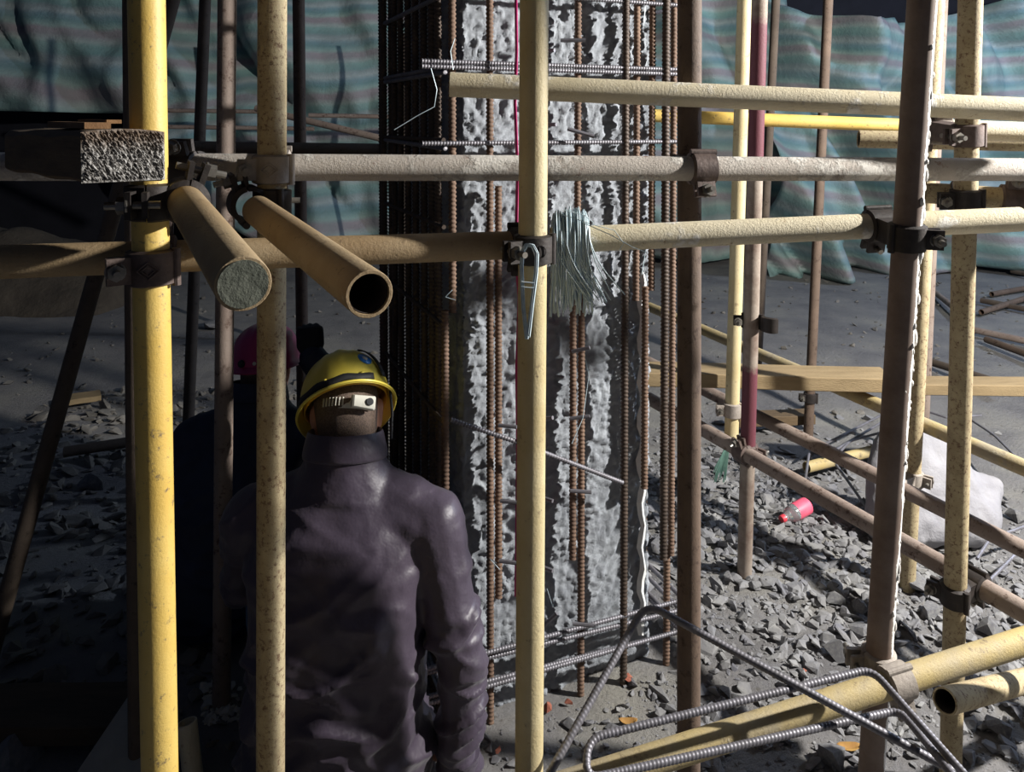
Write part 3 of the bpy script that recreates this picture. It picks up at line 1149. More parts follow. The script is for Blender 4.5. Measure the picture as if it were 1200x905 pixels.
# ================================================================== wire bundles
def wire_bundle():
    p0, p1, r = TUBES['H3b']
    d = (p1 - p0).normalized()
    B = MB()
    rnd = random.Random(3)
    base = p0 + d * ((at(668, 280, 1.41) - p0).dot(d))
    def smooth_path(pts, n=5):
        out = []
        P = [pts[0]] + pts + [pts[-1]]
        for i in range(1, len(P) - 2):
            for j in range(n):
                q = j / n
                p_0, p_1, p_2, p_3 = P[i - 1], P[i], P[i + 1], P[i + 2]
                out.append(.5 * ((2 * p_1) + (p_2 - p_0) * q + (2 * p_0 - 5 * p_1 + 4 * p_2 - p_3) * q * q + (3 * p_1 - p_0 - 3 * p_2 + p_3) * q ** 3))
        out.append(pts[-1])
        return out

    for k in range(105):
        s = rnd.uniform(-.034, .036)
        c0 = base + d * s
        rr = r + rnd.uniform(.002, .010)
        top_l = rnd.uniform(.006, .034) * (1 - (s / .05) ** 2)
        fan = k % 5 == 0
        L = rnd.uniform(.095, .135) if not fan else rnd.uniform(.085, .115)
        dx = rnd.uniform(.03, .075) if fan else rnd.uniform(-.008, .010)
        s2 = Vector((rnd.uniform(-.008, .008), 0, 0))
        path = [c0 + s2 + Vector((0, rr + .002, -rnd.uniform(.04, .1))), c0 + Vector((0, rr, 0)), c0 + Vector((0, rr * .55, rr * .75 + top_l)), c0 + Vector((0, -rr * .5, rr * .8 + top_l)),
                c0 + Vector((dx * .05, -rr - .003, rr * .1)), c0 + Vector((dx * .35, -rr - .006, -L * .45)), c0 + Vector((dx, -rr - .007, -L))]
        B.sweep(smooth_path(path), .0011, 4, False)
    # a few stray loose wires
    for pts in ([(655, 250), (690, 262), (720, 270), (731, 285), (726, 293)], [(685, 262), (715, 275), (742, 290), (760, 297)], [(660, 246), (685, 252), (696, 262)]):
        B.sweep([at(x, y, 1.375) for x, y in pts], .0007, 4, False)
    o = B.build('tie_wire_bundle', M['wire'], None, True, 3.2)
    tag(o, 'fanned bundle of silver tie wires draped over the pale lower tube', 'wire bundle')
    # folded skein hanging on the coupler of the central upright
    B = MB()
    for k in range(26):
        j = rnd.uniform(-.004, .004)
        j2 = rnd.uniform(-.003, .003)
        pts = [(617, 396), (613, 360), (611, 315), (612, 295), (617, 287), (624, 288), (629, 298), (628, 320), (623, 360), (619, 394)]
        B.sweep([at(x + j * 500, y + j2 * 600, 1.232 + j2) for x, y in pts], .0009, 4, False)
    for yy in (331, 337):
        B.sweep([at(x, yy + (x - 618) * .1, 1.225) for x in (611, 618, 626)], .001, 4, False)
    o = B.build('wire_skein', M['wire'], None, True, 3.2)
    tag(o, 'folded skein of tie wire hanging on the central cream upright', 'wire skein')


wire_bundle()

# green twine on the slim upright's foot
M['twine'] = simple_mat('green_twine', '#3d5f55', '#58786c', 30, .8)
B = MB()
for k in range(22):
    x0 = random.uniform(-3, 3)
    B.sweep([at(855 + x0 * .5, 512, 2.62), at(851 + x0, 528, 2.6), at(843 + x0 * 2.4, 548 + random.uniform(0, 18), 2.6)], .0016, 4, False)
tag(B.build('green_twine', M['twine'], None, True, 3.2), 'frayed green twine tied below the slim yellow upright', 'twine')

# ================================================================== loose stirrups and rods
st = rounded([at(600, 985, 1.19), at(757, 707, 1.46), at(1165, 930, 1.22)], .035)
tag(ribbed(st, .0068, M['stirrup'], 'bent_rebar', None, .007, .0003), 'bent steel bar peaking in front of the brown upright at lower right', 'rebar')
st = rounded([at(1150, 930, 1.15), at(1021, 784, 1.385), at(689, 866, 1.26), at(686, 914, 1.21), at(1054, 832, 1.35), at(1130, 925, 1.15)], .03)
tag(ribbed(st, .0064, M['stirrup'], 'loose_stirrup', None, .007, .0004), 'rectangular ribbed stirrup lying over the thick yellow foreground tube', 'stirrup')
for pts, lab in (([(966, 521), (1040, 483)], 'thin straight rod by the white sack, upper one'), ([(975, 530), (1045, 488)], 'thin straight rod by the white sack, lower one'),
                 ([(984, 530), (996, 517), (1040, 505)], 'hooked thin rod beside the white sack'), ([(948, 532), (944, 560), (944, 568)], 'short hooked rod standing at the short yellow tube'),
                 ([(946, 560), (975, 590), (1020, 606)], 'thin rod curving past the pink bottle'), ([(980, 545), (1005, 580), (1024, 608)], 'thin rod running down toward the leaning upright'),
                 ([(1130, 487), (1165, 510), (1215, 560)], 'dark bent rod behind the rust-speckled upright'), ([(1145, 655), (1160, 632), (1215, 612)], 'bright rod bent at the right edge'),
                 ([(1150, 690), (1190, 650), (1220, 630)], 'bright straight rod at the right edge'), ([(1075, 478), (1110, 490), (1150, 487)], 'thin dark rod above the white sack')):
    zz = .12
    P_ = [gnd(x, y, zz) for x, y in pts]
    b = MB()
    b.sweep(rounded(P_, .03), .0055, 8)
    tag(b.build('steel_rod', M['stirrup'], None), lab, 'rod', 'loose rods around the white sack')


# ================================================================== remesh helper
def remesh(mb, voxel, smooth=3, fac=.5):
    me = bpy.data.meshes.new('tmp')
    me.from_pydata([tuple(q) for q in mb.v], [], mb.f)
    o = bpy.data.objects.new('tmp', me)
    COL.objects.link(o)
    m1 = o.modifiers.new('r', 'REMESH')
    m1.mode = 'VOXEL'
    m1.voxel_size = voxel
    if smooth:
        m2 = o.modifiers.new('s', 'SMOOTH')
        m2.iterations = smooth
        m2.factor = fac
    dg = bpy.context.evaluated_depsgraph_get()
    dg.update()
    e = o.evaluated_get(dg).to_mesh()
    V = np.zeros(len(e.vertices) * 3)
    e.vertices.foreach_get('co', V)
    N = np.zeros(len(e.vertices) * 3)
    e.vertices.foreach_get('normal', N)
    F = [list(p.vertices) for p in e.polygons]
    o.evaluated_get(dg).to_mesh_clear()
    bpy.data.objects.remove(o)
    bpy.data.meshes.remove(me)
    return V.reshape(-1, 3), N.reshape(-1, 3), F


# ================================================================== sack, bottle
M['sack'] = simple_mat('dusty_white_sack', '#85848a', '#9a999d', 7, .85, 0, .006, 30)


def make_sack():
    c0 = gnd(1085, 640, 0)
    b = MB()
    X = c0.x
    Y = c0.y
    b.hull([((X - .13, Y, .1), .1), ((X + .2, Y + .04, .08), .09), ((X - .08, Y + .12, .33), .06), ((X + .06, Y + .12, .36), .05), ((X + .12, Y + .1, .3), .06), ((X - .14, Y + .06, .25), .05)])
    b.hull([((X + .2, Y + .05, .09), .09), ((X + .3, Y + .1, .17), .05), ((X + .12, Y + .1, .2), .08)])
    V, N, F = remesh(b, .012, 4)
    V = V + N * (.028 * (np.abs(fbm(V * 6, 4, 3)) - .2) + .006 * fbm(V * 22, 6, 2))[:, None]
    tag(mesh_obj('sack', V, F, M['sack'], None, True, 4), 'slumped dusty white woven sack behind the leaning upright', 'sack')


make_sack()


def lathe(prof, c, ax, mat, name, parent, seg=18):
    d, a, b_ = frame(ax)
    m = MB()
    rings = [[Vector(c) + d * s + a * (r * math.cos(2 * math.pi * i / seg)) + b_ * (r * math.sin(2 * math.pi * i / seg)) for i in range(seg)] for s, r in prof]
    m.loft(rings)
    return m.build(name, mat, parent, True, .8)


t = NT('clear_plastic')
t.b.inputs['Transmission Weight'].default_value = .85
M['clear'] = t.done((.85, .9, .92, 1), .12)
M['red'] = simple_mat('red_plastic', '#c93a48', '#d84a56', 20, .45)
M['pinklabel'] = simple_mat('pink_label', '#d8506a', '#e2697f', 20, .5)
p = gnd(932, 600, .035 + gzz(.9, 2.75))
BT = thing('plastic_bottle', (p.x, p.y, p.z - .035), 'clear plastic bottle with red cap and pink label lying on rubble', 'bottle')
ax = Vector((.9, .45, .18)).normalized()
s0 = p - ax * .06
lathe([(0, .013), (.004, .012), (.012, .014), (.03, .027), (.045, .031), (.058, .031)], s0, ax, M['clear'], 'bottle_neck', BT)
lathe([(.058, .0315), (.062, .0318), (.118, .0318), (.122, .0305), (.128, .024)], s0, ax, M['pinklabel'], 'label_sleeve', BT)
lathe([(-.014, .013), (-.012, .0145), (.003, .0145), (.004, .013)], s0, ax, M['red'], 'bottle_cap', BT)


# ================================================================== rubble
def rock_templates(n, flat=.7, seed=1):
    rnd = random.Random(seed)
    out = []
    for k in range(n):
        bm = bmesh.new()
        for q in range(13):
            v = Vector((rnd.gauss(0, 1), rnd.gauss(0, 1), rnd.gauss(0, 1))).normalized() * rnd.uniform(.75, 1)
            v.x *= rnd.uniform(.9, 1.25)
            v.z *= flat
            bm.verts.new(v)
        bmesh.ops.convex_hull(bm, input=bm.verts)
        for v in [v for v in bm.verts if not v.link_faces]:
            bm.verts.remove(v)
        bm.verts.index_update()
        out.append((np.array([tuple(v.co) for v in bm.verts]), [tuple(q.index for q in f.verts) for f in bm.faces]))
        bm.free()
    return out


ROCK = rock_templates(14)


def rotm(rnd):
    a, b_, c_ = rnd.uniform(0, 6.28), rnd.gauss(0, .35), rnd.gauss(0, .35)
    return np.array((Matrix.Rotation(a, 3, 'Z') @ Matrix.Rotation(b_, 3, 'X') @ Matrix.Rotation(c_, 3, 'Y')))


def blocked(x, y):
    """inside the column"""
    dx, dy = x - CA.x, y - CA.y
    u, v = dx * UX.x + dy * UX.y, dx * VX.x + dy * VX.y
    return -.04 < u < CAGE + .02 and -.03 < v < CAGE + .04


def scatter(name, n, gen, smin, smax, mat, label, seed, power=2.2):
    rnd = random.Random(seed)
    VV, FF, base = [], [], 0
    k = 0
    while k < n:
        x, y = gen(rnd)
        if blocked(x, y):
            continue
        k += 1
        s = smin + (smax - smin) * rnd.random() ** power
        tv, tf = ROCK[rnd.randrange(len(ROCK))]
        v = (tv * s * np.array([rnd.uniform(.8, 1.4), rnd.uniform(.6, 1.1), rnd.uniform(.35, .9)])) @ rotm(rnd).T
        v = v + np.array([x, y, gzz_fast(x, y) + s * .25])
        VV.append(v)
        FF += [tuple(base + i for i in f) for f in tf]
        base += len(v)
    o = mesh_obj(name, np.concatenate(VV), FF, mat, None, False)
    tag(o, label, 'rubble', None, 'stuff')


_gx = np.linspace(-4, 6, 500)
_gy = np.linspace(.5, 9, 425)
_GX, _GY = np.meshgrid(_gx, _gy)
_GZ = gz(_GX.ravel(), _GY.ravel()).reshape(425, 500)


def gzz_fast(x, y):
    i = min(max(int((x + 4) / 10 * 499), 0), 499)
    j = min(max(int((y - .5) / 8.5 * 424), 0), 424)
    return _GZ[j, i]


def g_heap(rnd):
    return rnd.gauss(1.0, .55), rnd.gauss(2.75, .55)


def g_front(rnd):
    return rnd.uniform(-.1, 2.0), rnd.uniform(1.75, 2.9)


def g_left(rnd):
    return rnd.uniform(-2.6, -.25), rnd.uniform(1.9, 4.6)


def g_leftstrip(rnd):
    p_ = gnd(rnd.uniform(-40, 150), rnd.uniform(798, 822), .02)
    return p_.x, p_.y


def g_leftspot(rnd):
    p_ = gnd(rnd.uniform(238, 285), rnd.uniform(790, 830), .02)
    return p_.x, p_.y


def g_far(rnd):
    return rnd.uniform(-3.5, 5), rnd.uniform(4.2, 8.0)


M['gravellit'] = simple_mat('pale_gravel_painted_lit', '#a9a69c', '#c9c5ba', 16, .9, 0, .002, 70)  # paler tone puts the light falling on these gravel patches into the colour
scatter('rubble', 9500, g_heap, .003, .036, M['stone'], 'heap of small grey concrete rubble spread beneath the low braces', 1, 4.5)
scatter('rubble', 2600, g_front, .004, .018, M['stone'], 'fine grey rubble and dust around the column foot', 2, 3)
scatter('rubble', 2300, g_left, .008, .05, M['stonedark'], 'dim rubble covering the ground left of the workers', 3)
scatter('gravel', 420, g_leftstrip, .006, .02, M['gravellit'], 'strip of pale gravel, light put into its tone, behind the dark plank at lower left', 4, 1.3)
scatter('gravel', 90, g_leftspot, .006, .02, M['gravellit'], 'small patch of pale gravel, light put into its tone, left of the crouching worker', 5, 1.3)
scatter('rubble', 900, g_far, .008, .035, M['stonedark'], 'sparse debris on the open ground toward the tarpaulins', 6, 3)

RM = []
for k, (tv, tf) in enumerate(ROCK):
    me = bpy.data.meshes.new('rock')
    me.from_pydata((tv * .5).tolist(), [], tf)
    me.materials.append(M['stone'])
    RM.append(me)


def rock(px, py, wpx, k, label, group='larger chunks in the rubble', mat=None, flat=1.0):
    p_ = gnd(px, py, .01)
    for _ in range(3):
        p_ = gnd(px, py, gzz(p_.x, p_.y) + .01)
    s = wpx / FPX * p_.y
    me = RM[k % len(RM)]
    if mat:
        me = me.copy()
        me.materials.clear()
        me.materials.append(mat)
    o = bpy.data.objects.new('rock', me)
    COL.objects.link(o)
    o.location = (p_.x, p_.y, p_.z + s * .12)
    o.rotation_euler = (.1 * math.sin(k * 3), .1 * math.cos(k * 5), k * 1.7)
    o.scale = (s, s * .9, s * flat)
    tag(o, label, 'rock', group)


for px, py, wpx, k, lab in ((985, 770, 42, 0, 'large pale chunk in the rubble left of the leaning upright'), (1007, 714, 24, 1, 'rounded dark chunk close left of the leaning upright'),
                            (980, 705, 28, 2, 'grey chunk next to the rounded dark chunk'), (876, 664, 24, 3, 'pale stone at the foot of the red-banded upright'),
                            (974, 895, 46, 4, 'upright concrete wedge below the thick yellow tube'), (1075, 690, 40, 5, 'flat slab chunk behind the leaning upright'),
                            (1094, 720, 34, 6, 'flat stone left of the right cream upright'), (1190, 607, 26, 7, 'yellowish stone at the right edge'),
                            (770, 640, 34, 8, 'pale block leaning right of the column'), (1010, 745, 30, 9, 'chunk above the thick yellow tube by the leaning upright'),
                            (1170, 855, 40, 10, 'dusty chunk at the lower right corner'), (1160, 740, 34, 11, 'shaded slab under the right edge tubes'), (40, 880, 100, 12, 'big dull concrete block at the lower left corner'),
                            (105, 865, 60, 13, 'smaller dull block beside the pale board offcut'), (110, 570, 40, 2, 'flat pale stone on the dim ground at left'), (250, 385, 30, 5, 'pale stone between the dark uprights at left')):
    rock(px, py, wpx, k, lab)
rnd = random.Random(21)
MARKS = [((932, 600), 'beside the bottle with red cap'), ((873, 665), 'near the foot of the red-banded upright'), ((1063, 690), 'around the thin pale upright'), ((1117, 700), 'by the right cream upright and its coupler'),
         ((1020, 770), 'close to the leaning upright above the yellow tube'), ((830, 790), 'just right of the brown upright'), ((930, 740), 'in the middle of the open rubble'), ((1170, 850), 'under the open-ended brown tube at lower right'),
         ((970, 640), 'beneath the lower brace'), ((900, 850), 'behind the thick yellow foreground tube')]
for k in range(48):
    px_, py_, w_ = rnd.uniform(830, 1190), rnd.uniform(575, 880), rnd.uniform(10, 21)
    mk = min(MARKS, key=lambda m: (m[0][0] - px_) ** 2 + (m[0][1] - py_) ** 2)[1]
    rock(px_, py_, w_, k, ('broad' if w_ > 17 else 'medium' if w_ > 13 else 'small') + ' grey concrete chunk ' + mk, 'chunks ' + mk, flat=.8)
for px, py, wpx, k, lab in ((641, 831, 16, 1, 'red brick piece at the foot of the column'), (667, 824, 12, 2, 'small red brick piece behind the cream upright'), (735, 797, 16, 5, 'pinkish brick piece by the dark bar foot'),
                            (943, 788, 9, 6, 'tiny orange brick piece left of the leaning upright'), (583, 880, 10, 8, 'pink brick crumb beside the worker')):
    rock(px, py, wpx, k, lab, 'brick pieces', M['brick'])
# dry leaves
M['leaf'] = simple_mat('dry_leaf', '#8a6030', '#a3803f', 30, .8)
for px, py, s, lab in ((736, 836, .024, 'dry orange leaf on the dusty ground behind the cream upright'), (995, 862, .03, 'crumpled yellow leaf below the loose stirrup')):
    p_ = gnd(px, py, .02)
    p_.z = gzz(p_.x, p_.y) + .012
    b = MB()
    rows = []
    for i in range(7):
        u = i / 6 * 2 - 1
        wv = s * .45 * (1 - u * u) ** .6 + .0005
        rows.append((p_ + Vector((u * s, 0, .006 * u * u)), wv))
    vs, fs = [], []
    for q, wv in rows:
        vs += [q + Vector((0, -wv, .005)), q, q + Vector((0, wv, .006))]
    for i in range(6):
        for j in range(2):
            a_ = i * 3 + j
            fs.append((a_, a_ + 3, a_ + 4, a_ + 1))
    b.add(vs, fs)
    o = b.build('dry_leaf', M['leaf'])
    o.modifiers.new('t', 'SOLIDIFY').thickness = .0008
    tag(o, lab, 'leaf')
# ================================================================== people
M['skin'] = simple_mat('skin', '#b98268', '#c68f74', 20, .55)
M['hair'] = simple_mat('short_hair', '#4f4239', '#7d6a5d', 220, .8, 0, .002, 400)
t = NT('dark_plum_jacket_cloth')
c = t.ramp(t.noise(6, 8, .7), [(.3, lin('#352d3a')), (.7, lin('#463c4b'))])
t.bump(t.noise(11, 4, .6), .005)
t.b.inputs['Sheen Weight'].default_value = .15
M['jacket'] = t.done(c, .48)
M['navy'] = simple_mat('navy_jacket_cloth', '#1d2436', '#27304a', 8, .7, 0, .002, 60)
M['jeans'] = simple_mat('blue_jeans', '#44566e', '#5b7088', 40, .85, 0, .001, 300)
M['black'] = simple_mat('black_cloth', '#15161a', '#1f2026', 30, .8)
M['shoe'] = simple_mat('dusty_shoe', '#3c3733', '#575048', 20, .8)


def plastic(name, col, col2):
    t_ = NT(name)
    c_ = t_.ramp(t_.noise(9, 4, .6), [(.35, lin(col)), (.7, lin(col2))])
    return t_.done(c_, .32)


M['helmet_y'] = plastic('yellow_helmet_plastic', '#d8c34a', '#dfcb58')
M['helmet_m'] = plastic('magenta_helmet_plastic', '#a32a5c', '#b03366')
M['inner'] = plastic('yellow_inner_plastic', '#d9a420', '#dfae2c')
M['white'] = plastic('white_plastic', '#c9c6b8', '#d6d3c6')
M['strap'] = simple_mat('black_strap', '#1a1a1c', '#2a2a2d', 40, .7)
M['blue'] = plastic('blue_sticker', '#2f7fd0', '#3a8bdc')


def ring(c, rx, ry, n=28, tilt=0, rot=0, pw=1.0):
    c = Vector(c)
    out = []
    for i in range(n):
        a = 2 * math.pi * i / n
        x = rx * math.copysign(abs(math.cos(a)) ** pw, math.cos(a))
        y = ry * math.copysign(abs(math.sin(a)) ** pw, math.sin(a))
        p = Vector((x * math.cos(rot) - y * math.sin(rot), x * math.sin(rot) + y * math.cos(rot), y * tilt))
        out.append(c + p)
    return out


def hand(mb, wrist, dirv, palm_n, curl=.5, side=1, thumb=1.0):
    """palm plus five bent fingers; dirv points along the fingers, palm_n out of the palm"""
    d = Vector(dirv).normalized()
    n = Vector(palm_n)
    n = (n - d * n.dot(d)).normalized()
    s = d.cross(n) * side
    w = Vector(wrist)
    k0 = w + d * .085
    mb.hull([(w, .026), (k0 + s * .03, .015), (k0 - s * .03, .015), (w + d * .04 + s * .03, .016), (w + d * .04 - s * .028, .016)])
    for i, (o, L) in enumerate(((-.030, .075), (-.010, .085), (.010, .08), (.030, .062))):
        p = k0 + s * o
        dd = d.copy()
        for j, f in enumerate((.45, .32, .25)):
            dd = (dd * math.cos(curl) + n * math.sin(curl)).normalized()
            q = p + dd * (L * f)
            mb.capsule(p, .0095 - .001 * j, q, .0088 - .001 * j)
            p = q
    p = w + d * .02 - s * .026
    for j, L in enumerate((.04, .03, .026)):
        dd = (d * (.65 + .15 * j) - s * (.7 - .3 * j) + n * (.25 + .2 * j)).normalized()
        if thumb < 1:
            dd = (d * .8 + n * .6).normalized()
        q = p + dd * (L * thumb)
        mb.capsule(p, .0125 - .0015 * j, q, .011 - .0012 * j)
        p = q


def person(J, name, label, jacket_mat, helmet_mat, leg_mat, glove=None, fold=1.0, seed=1, detail=True):
    T = thing('person', (J['pelvis'][0], J['pelvis'][1], 0), label, 'person')
    V3 = lambda k: Vector(J[k])
    hc, Rh = V3('head'), J['headrot']
    # ---- body: one continuous surface, head to hands
    mb = MB()
    hm = lambda v: hc + Rh @ Vector(v)
    rings = []
    for (z, y, rx, ry) in ((-.125, .055, .030, .028), (-.11, .035, .050, .060), (-.08, .018, .062, .078), (-.04, .008, .070, .090), (0, .0, .075, .095), (.04, -.002, .076, .096), (.075, -.006, .068, .086), (.105, -.008, .045, .058), (.118, -.008, .015, .02)):
        rr = []
        for p in ring((0, 0, 0), rx, ry, 24):
            rr.append(hm((p.x, p.y + y, z)))
        rings.append(rr)
    mb.loft(rings)
    mb.hull([(hm((0, .092, .005)), .009), (hm((0, .112, -.03)), .012), (hm((0, .095, -.035)), .014)])   # nose
    for s in (-1, 1):
        mb.hull([(hm((s * .078, .0, .012)), (.007, .016, .02)), (hm((s * .076, .004, -.025)), (.006, .01, .012)), (hm((s * .084, -.012, .014)), (.005, .01, .02))])  # ears
        mb.ball(hm((s * .032, .082, .012)), .014)
    mb.hull([(hm((-.022, .086, -.062)), .008), (hm((.022, .086, -.062)), .008)])
    mb.capsule(hm((0, -.012, -.07)), .056, V3('neck'), .06)
    mb.capsule(V3('neck'), .058, V3('chest'), .085)
    mb.capsule(V3('chest'), .10, V3('pelvis'), .11)
    for s in ('r', 'l'):
        mb.capsule(V3('chest'), .07, V3('sh_' + s), .05)
        mb.capsule(V3('sh_' + s), .05, V3('el_' + s), .04)
        mb.capsule(V3('el_' + s), .04, V3('wr_' + s), .026)
        mb.capsule(V3('pelvis'), .09, V3('hip_' + s), .075)
        mb.capsule(V3('hip_' + s), .075, V3('kn_' + s), .05)
        mb.capsule(V3('kn_' + s), .048, V3('an_' + s), .036)
        if glove is None or s != 'r':
            hand(mb, V3('wr_' + s), J['hd_' + s], J['pn_' + s], J.get('curl_' + s, .45), -1 if s == 'r' else 1)
    V, N, F = remesh(mb, .0065, 2)
    body = mesh_obj('body', V, F, M['skin'], T, True, 4)
    # ---- short hair
    mb = MB()
    rings = []
    for (z, y, rx, ry) in ((-.085, -.022, .044, .048), (-.07, -.022, .058, .064), (-.04, -.018, .068, .077), (0, -.014, .074, .086), (.04, -.010, .078, .094), (.075, -.010, .072, .088), (.105, -.01, .05, .062)):
        rings.append([hm((p.x, p.y + y, z)) for p in ring((0, 0, 0), rx, ry, 26)])
    mb.loft(rings)
    mb.build('hair', M['hair'], T, True, 2)
    if glove:
        mb = MB()
        hand(mb, V3('wr_r'), J['hd_r'], J['pn_r'], J.get('curl_r', .45), 1, .75)
        v2 = MB()
        v2.v, v2.f = mb.v, mb.f
        v2.capsule(V3('wr_r'), .034, V3('wr_r') + (V3('el_r') - V3('wr_r')) * .3, .036)
        Vg, Ng, Fg = remesh(v2, .005, 2)
        mesh_obj('glove', Vg, Fg, glove, T, True, 4)
    # ---- jacket
    mb = MB()
    mb.loft([ring(*q) for q in J['torso']])
    nk = J['collar']
    mb.loft([ring((nk[0], nk[1], nk[2] + dz), rx, ry, 28, tl) for dz, rx, ry, tl in ((-.10, .17, .11, 0), (-.055, .135, .108, 0), (-.02, .108, .098, -.1), (.005, .094, .09, -.2), (.035, .087, .085, -.22))])
    for s in ('r', 'l'):
        sh, el, wr = V3('sh_' + s), V3('el_' + s), V3('wr_' + s)
        ch = V3('chest')
        mb.hull([(ch + (sh - ch) * .35 + Vector((0, 0, .02)), .085), (sh, .07)])
        tp = J['trap_' + s]
        mb.hull([(tp, .062), (sh, .074)])
        mb.hull([(sh, .074), (el, .06)])
        mb.hull([(el, .061), (el.lerp(wr, .55), .056), (wr, .043)])
    V, N, F = remesh(mb, .0075, 5)
    # cloth folds: slanting ridges, stronger at the waist and inside the elbows
    c0 = np.array(J['pelvis'])
    q = V - c0
    a1 = np.stack([q[:, 0] * 3 + q[:, 2] * 4, q[:, 2] * 9 - q[:, 0] * 6, q[:, 1] * 3], 1)
    a2 = np.stack([q[:, 0] * 4 - q[:, 2] * 4, q[:, 2] * 12 + q[:, 0] * 5, q[:, 1] * 4], 1)
    n1 = np.clip(1 - np.abs(fbm(a1, seed, 2)) * 3.2, 0, 1) ** 1.5 - .3
    n2 = np.clip(1 - np.abs(fbm(a2, seed + 3, 2)) * 3.6, 0, 1) ** 1.5 - .25
    low = np.clip((.52 - q[:, 2]) / .3, .45, 1.3)
    zfade = np.clip(1.4 - 1.0 * (q[:, 2] > .52), 0, 1)
    d = fold * (.016 * n1 + .012 * n2) * low * zfade + .0018 * fbm(q * 28, seed, 2)
    V = V + N * d[:, None]
    jk = mesh_obj('jacket', V, F, jacket_mat, T, True, 4)
    # stand collar
    nk = J['collar']
    rings = []
    for (dz, rx, ry, dy) in ((.004, .090, .088, .0), (.006, .0985, .0945, .0), (.012, .099, .095, .0), (.03, .096, .092, .002), (.060, .089, .086, .006), (.066, .086, .083, .006), (.060, .082, .079, .006), (.02, .084, .080, .002)):
        rings.append(ring((nk[0], nk[1] + dy, nk[2] + dz), rx, ry, 30, -.22))
    mb = MB()
    mb.loft(rings, False, False)
    mb.build('collar', jacket_mat, jk, True, 2)
    # hem band and cuffs
    mb = MB()
    hp, hx, hy = J['torso'][0][:3]
    for s in ('r', 'l'):
        el, wr = V3('el_' + s), V3('wr_' + s)
        dd = (wr - el).normalized()
        cm = MB()
        cm.cyl(wr - dd * .035, wr + dd * .012, .047, .045, 20)
        cm.build('cuff', jacket_mat, jk, True, .8)
    # yoke and armhole seams
    # ---- trousers
    mb = MB()
    for s in ('r', 'l'):
        hp, kn, an = V3('hip_' + s), V3('kn_' + s), V3('an_' + s)
        mb.hull([(V3('pelvis'), .115), (hp, .105)])
        mb.hull([(hp, .10), (kn, .072)])
        mb.hull([(kn, .072), (an, .058)])
    V, N, F = remesh(mb, .010, 4)
    V = V + N * (.006 * (1 - np.abs(fbm(V * np.array([6, 6, 14]), seed + 20, 2)) * 2))[:, None]
    mesh_obj('trousers', V, F, leg_mat, T, True, 4)
    for s in ('r', 'l'):
        an = V3('an_' + s)
        mb = MB()
        mb.hull([((an.x, an.y - .045, .035), (.036, .04, .032)), ((an.x, an.y, an.z - .02), .042), ((an.x, an.y + .1, .04), (.042, .05, .03)), ((an.x, an.y + .17, .028), (.038, .04, .024))])
        sh_ = mb.build('shoe', M['shoe'], T, True, .9)
        mb = MB()
        mb.hull([((an.x, an.y - .045, .010), (.038, .042, .009)), ((an.x, an.y + .17, .010), (.041, .043, .009)), ((an.x, an.y + .08, .010), (.044, .04, .009))])
        mb.build('sole', M['strap'], sh_, True, .9)
    # ---- helmet
    He, Rr = Vector(J['helmet']), J['helrot']
    hx = lambda v: He + Rr @ Vector(v)

    def dome(scale, rings_n=14, seg=48, ridge=.006, zlo=0.0):
        rr = []
        for k in range(rings_n + 1):
            ph = (math.pi / 2) * k / rings_n
            z = .120 * math.sin(ph) ** .92
            f = math.cos(ph) ** .78
            row = []
            for i in range(seg):
                a = 2 * math.pi * i / seg
                x, y = .108 * math.cos(a) * f, .130 * math.sin(a) * f
                rg = ridge * math.exp(-(x / .012) ** 2) * (1 if k > 2 else 0)
                rg += .5 * ridge * math.exp(-((abs(x) - .034) / .008) ** 2) * (1 if k > 3 else 0)
                row.append(hx((x * scale, y * scale, (z + rg) * scale + zlo)))
            rr.append(row)
        return rr
    mb = MB()
    outer = dome(1.0)
    inner = dome(.965)
    # rim flares out all round, with a longer peak in front
    seg = 48
    flare, flare2 = [], []
    for i in range(seg):
        a = 2 * math.pi * i / seg
        pk = max(0, math.sin(a)) ** 2.2
        sd = .013 + .042 * pk + .012 * max(0, -math.sin(a)) ** 2
        dz = -.014 - .010 * pk
        flare.append(hx(((.108 + sd * .8) * math.cos(a), (.130 + sd) * math.sin(a), dz)))
        flare2.append(hx(((.106 + sd * .8) * math.cos(a), (.128 + sd) * math.sin(a), dz - .004)))
    rings = list(reversed(outer)) + [flare, flare2] + inner
    mb.loft(rings, True, True)
    hl = mb.build('helmet', helmet_mat, T, True, 1.0)
    if detail:
        # rolled edge
        mb = MB()
        mb.sweep(flare + [flare[0]], .0032, 8)
        mb.build('rim_edge', helmet_mat, hl, True, 2)
        # inner lining seen under the raised back
        mb = MB()
        mb.loft([[hx((.100 * math.cos(2 * math.pi * i / 32), .120 * math.sin(2 * math.pi * i / 32), z)) for i in range(32)] for z in (-.006, .03)] , False, False)
        o_ = mb.build('lining', M['inner'], hl, True, 2)
        o_.modifiers.new('t', 'SOLIDIFY').thickness = .002
        # headband and ratchet adjuster at the nape
        Rk = Rh @ Matrix.Rotation(math.radians(-6), 3, 'X') @ Matrix.Rotation(math.radians(9), 3, 'Y') @ Matrix.Rotation(math.radians(10), 3, 'Z')
        Rr_keep, He_keep = Rr, He
        kx = lambda v: hc + Rk @ Vector((v[0], v[1], v[2] + .055))

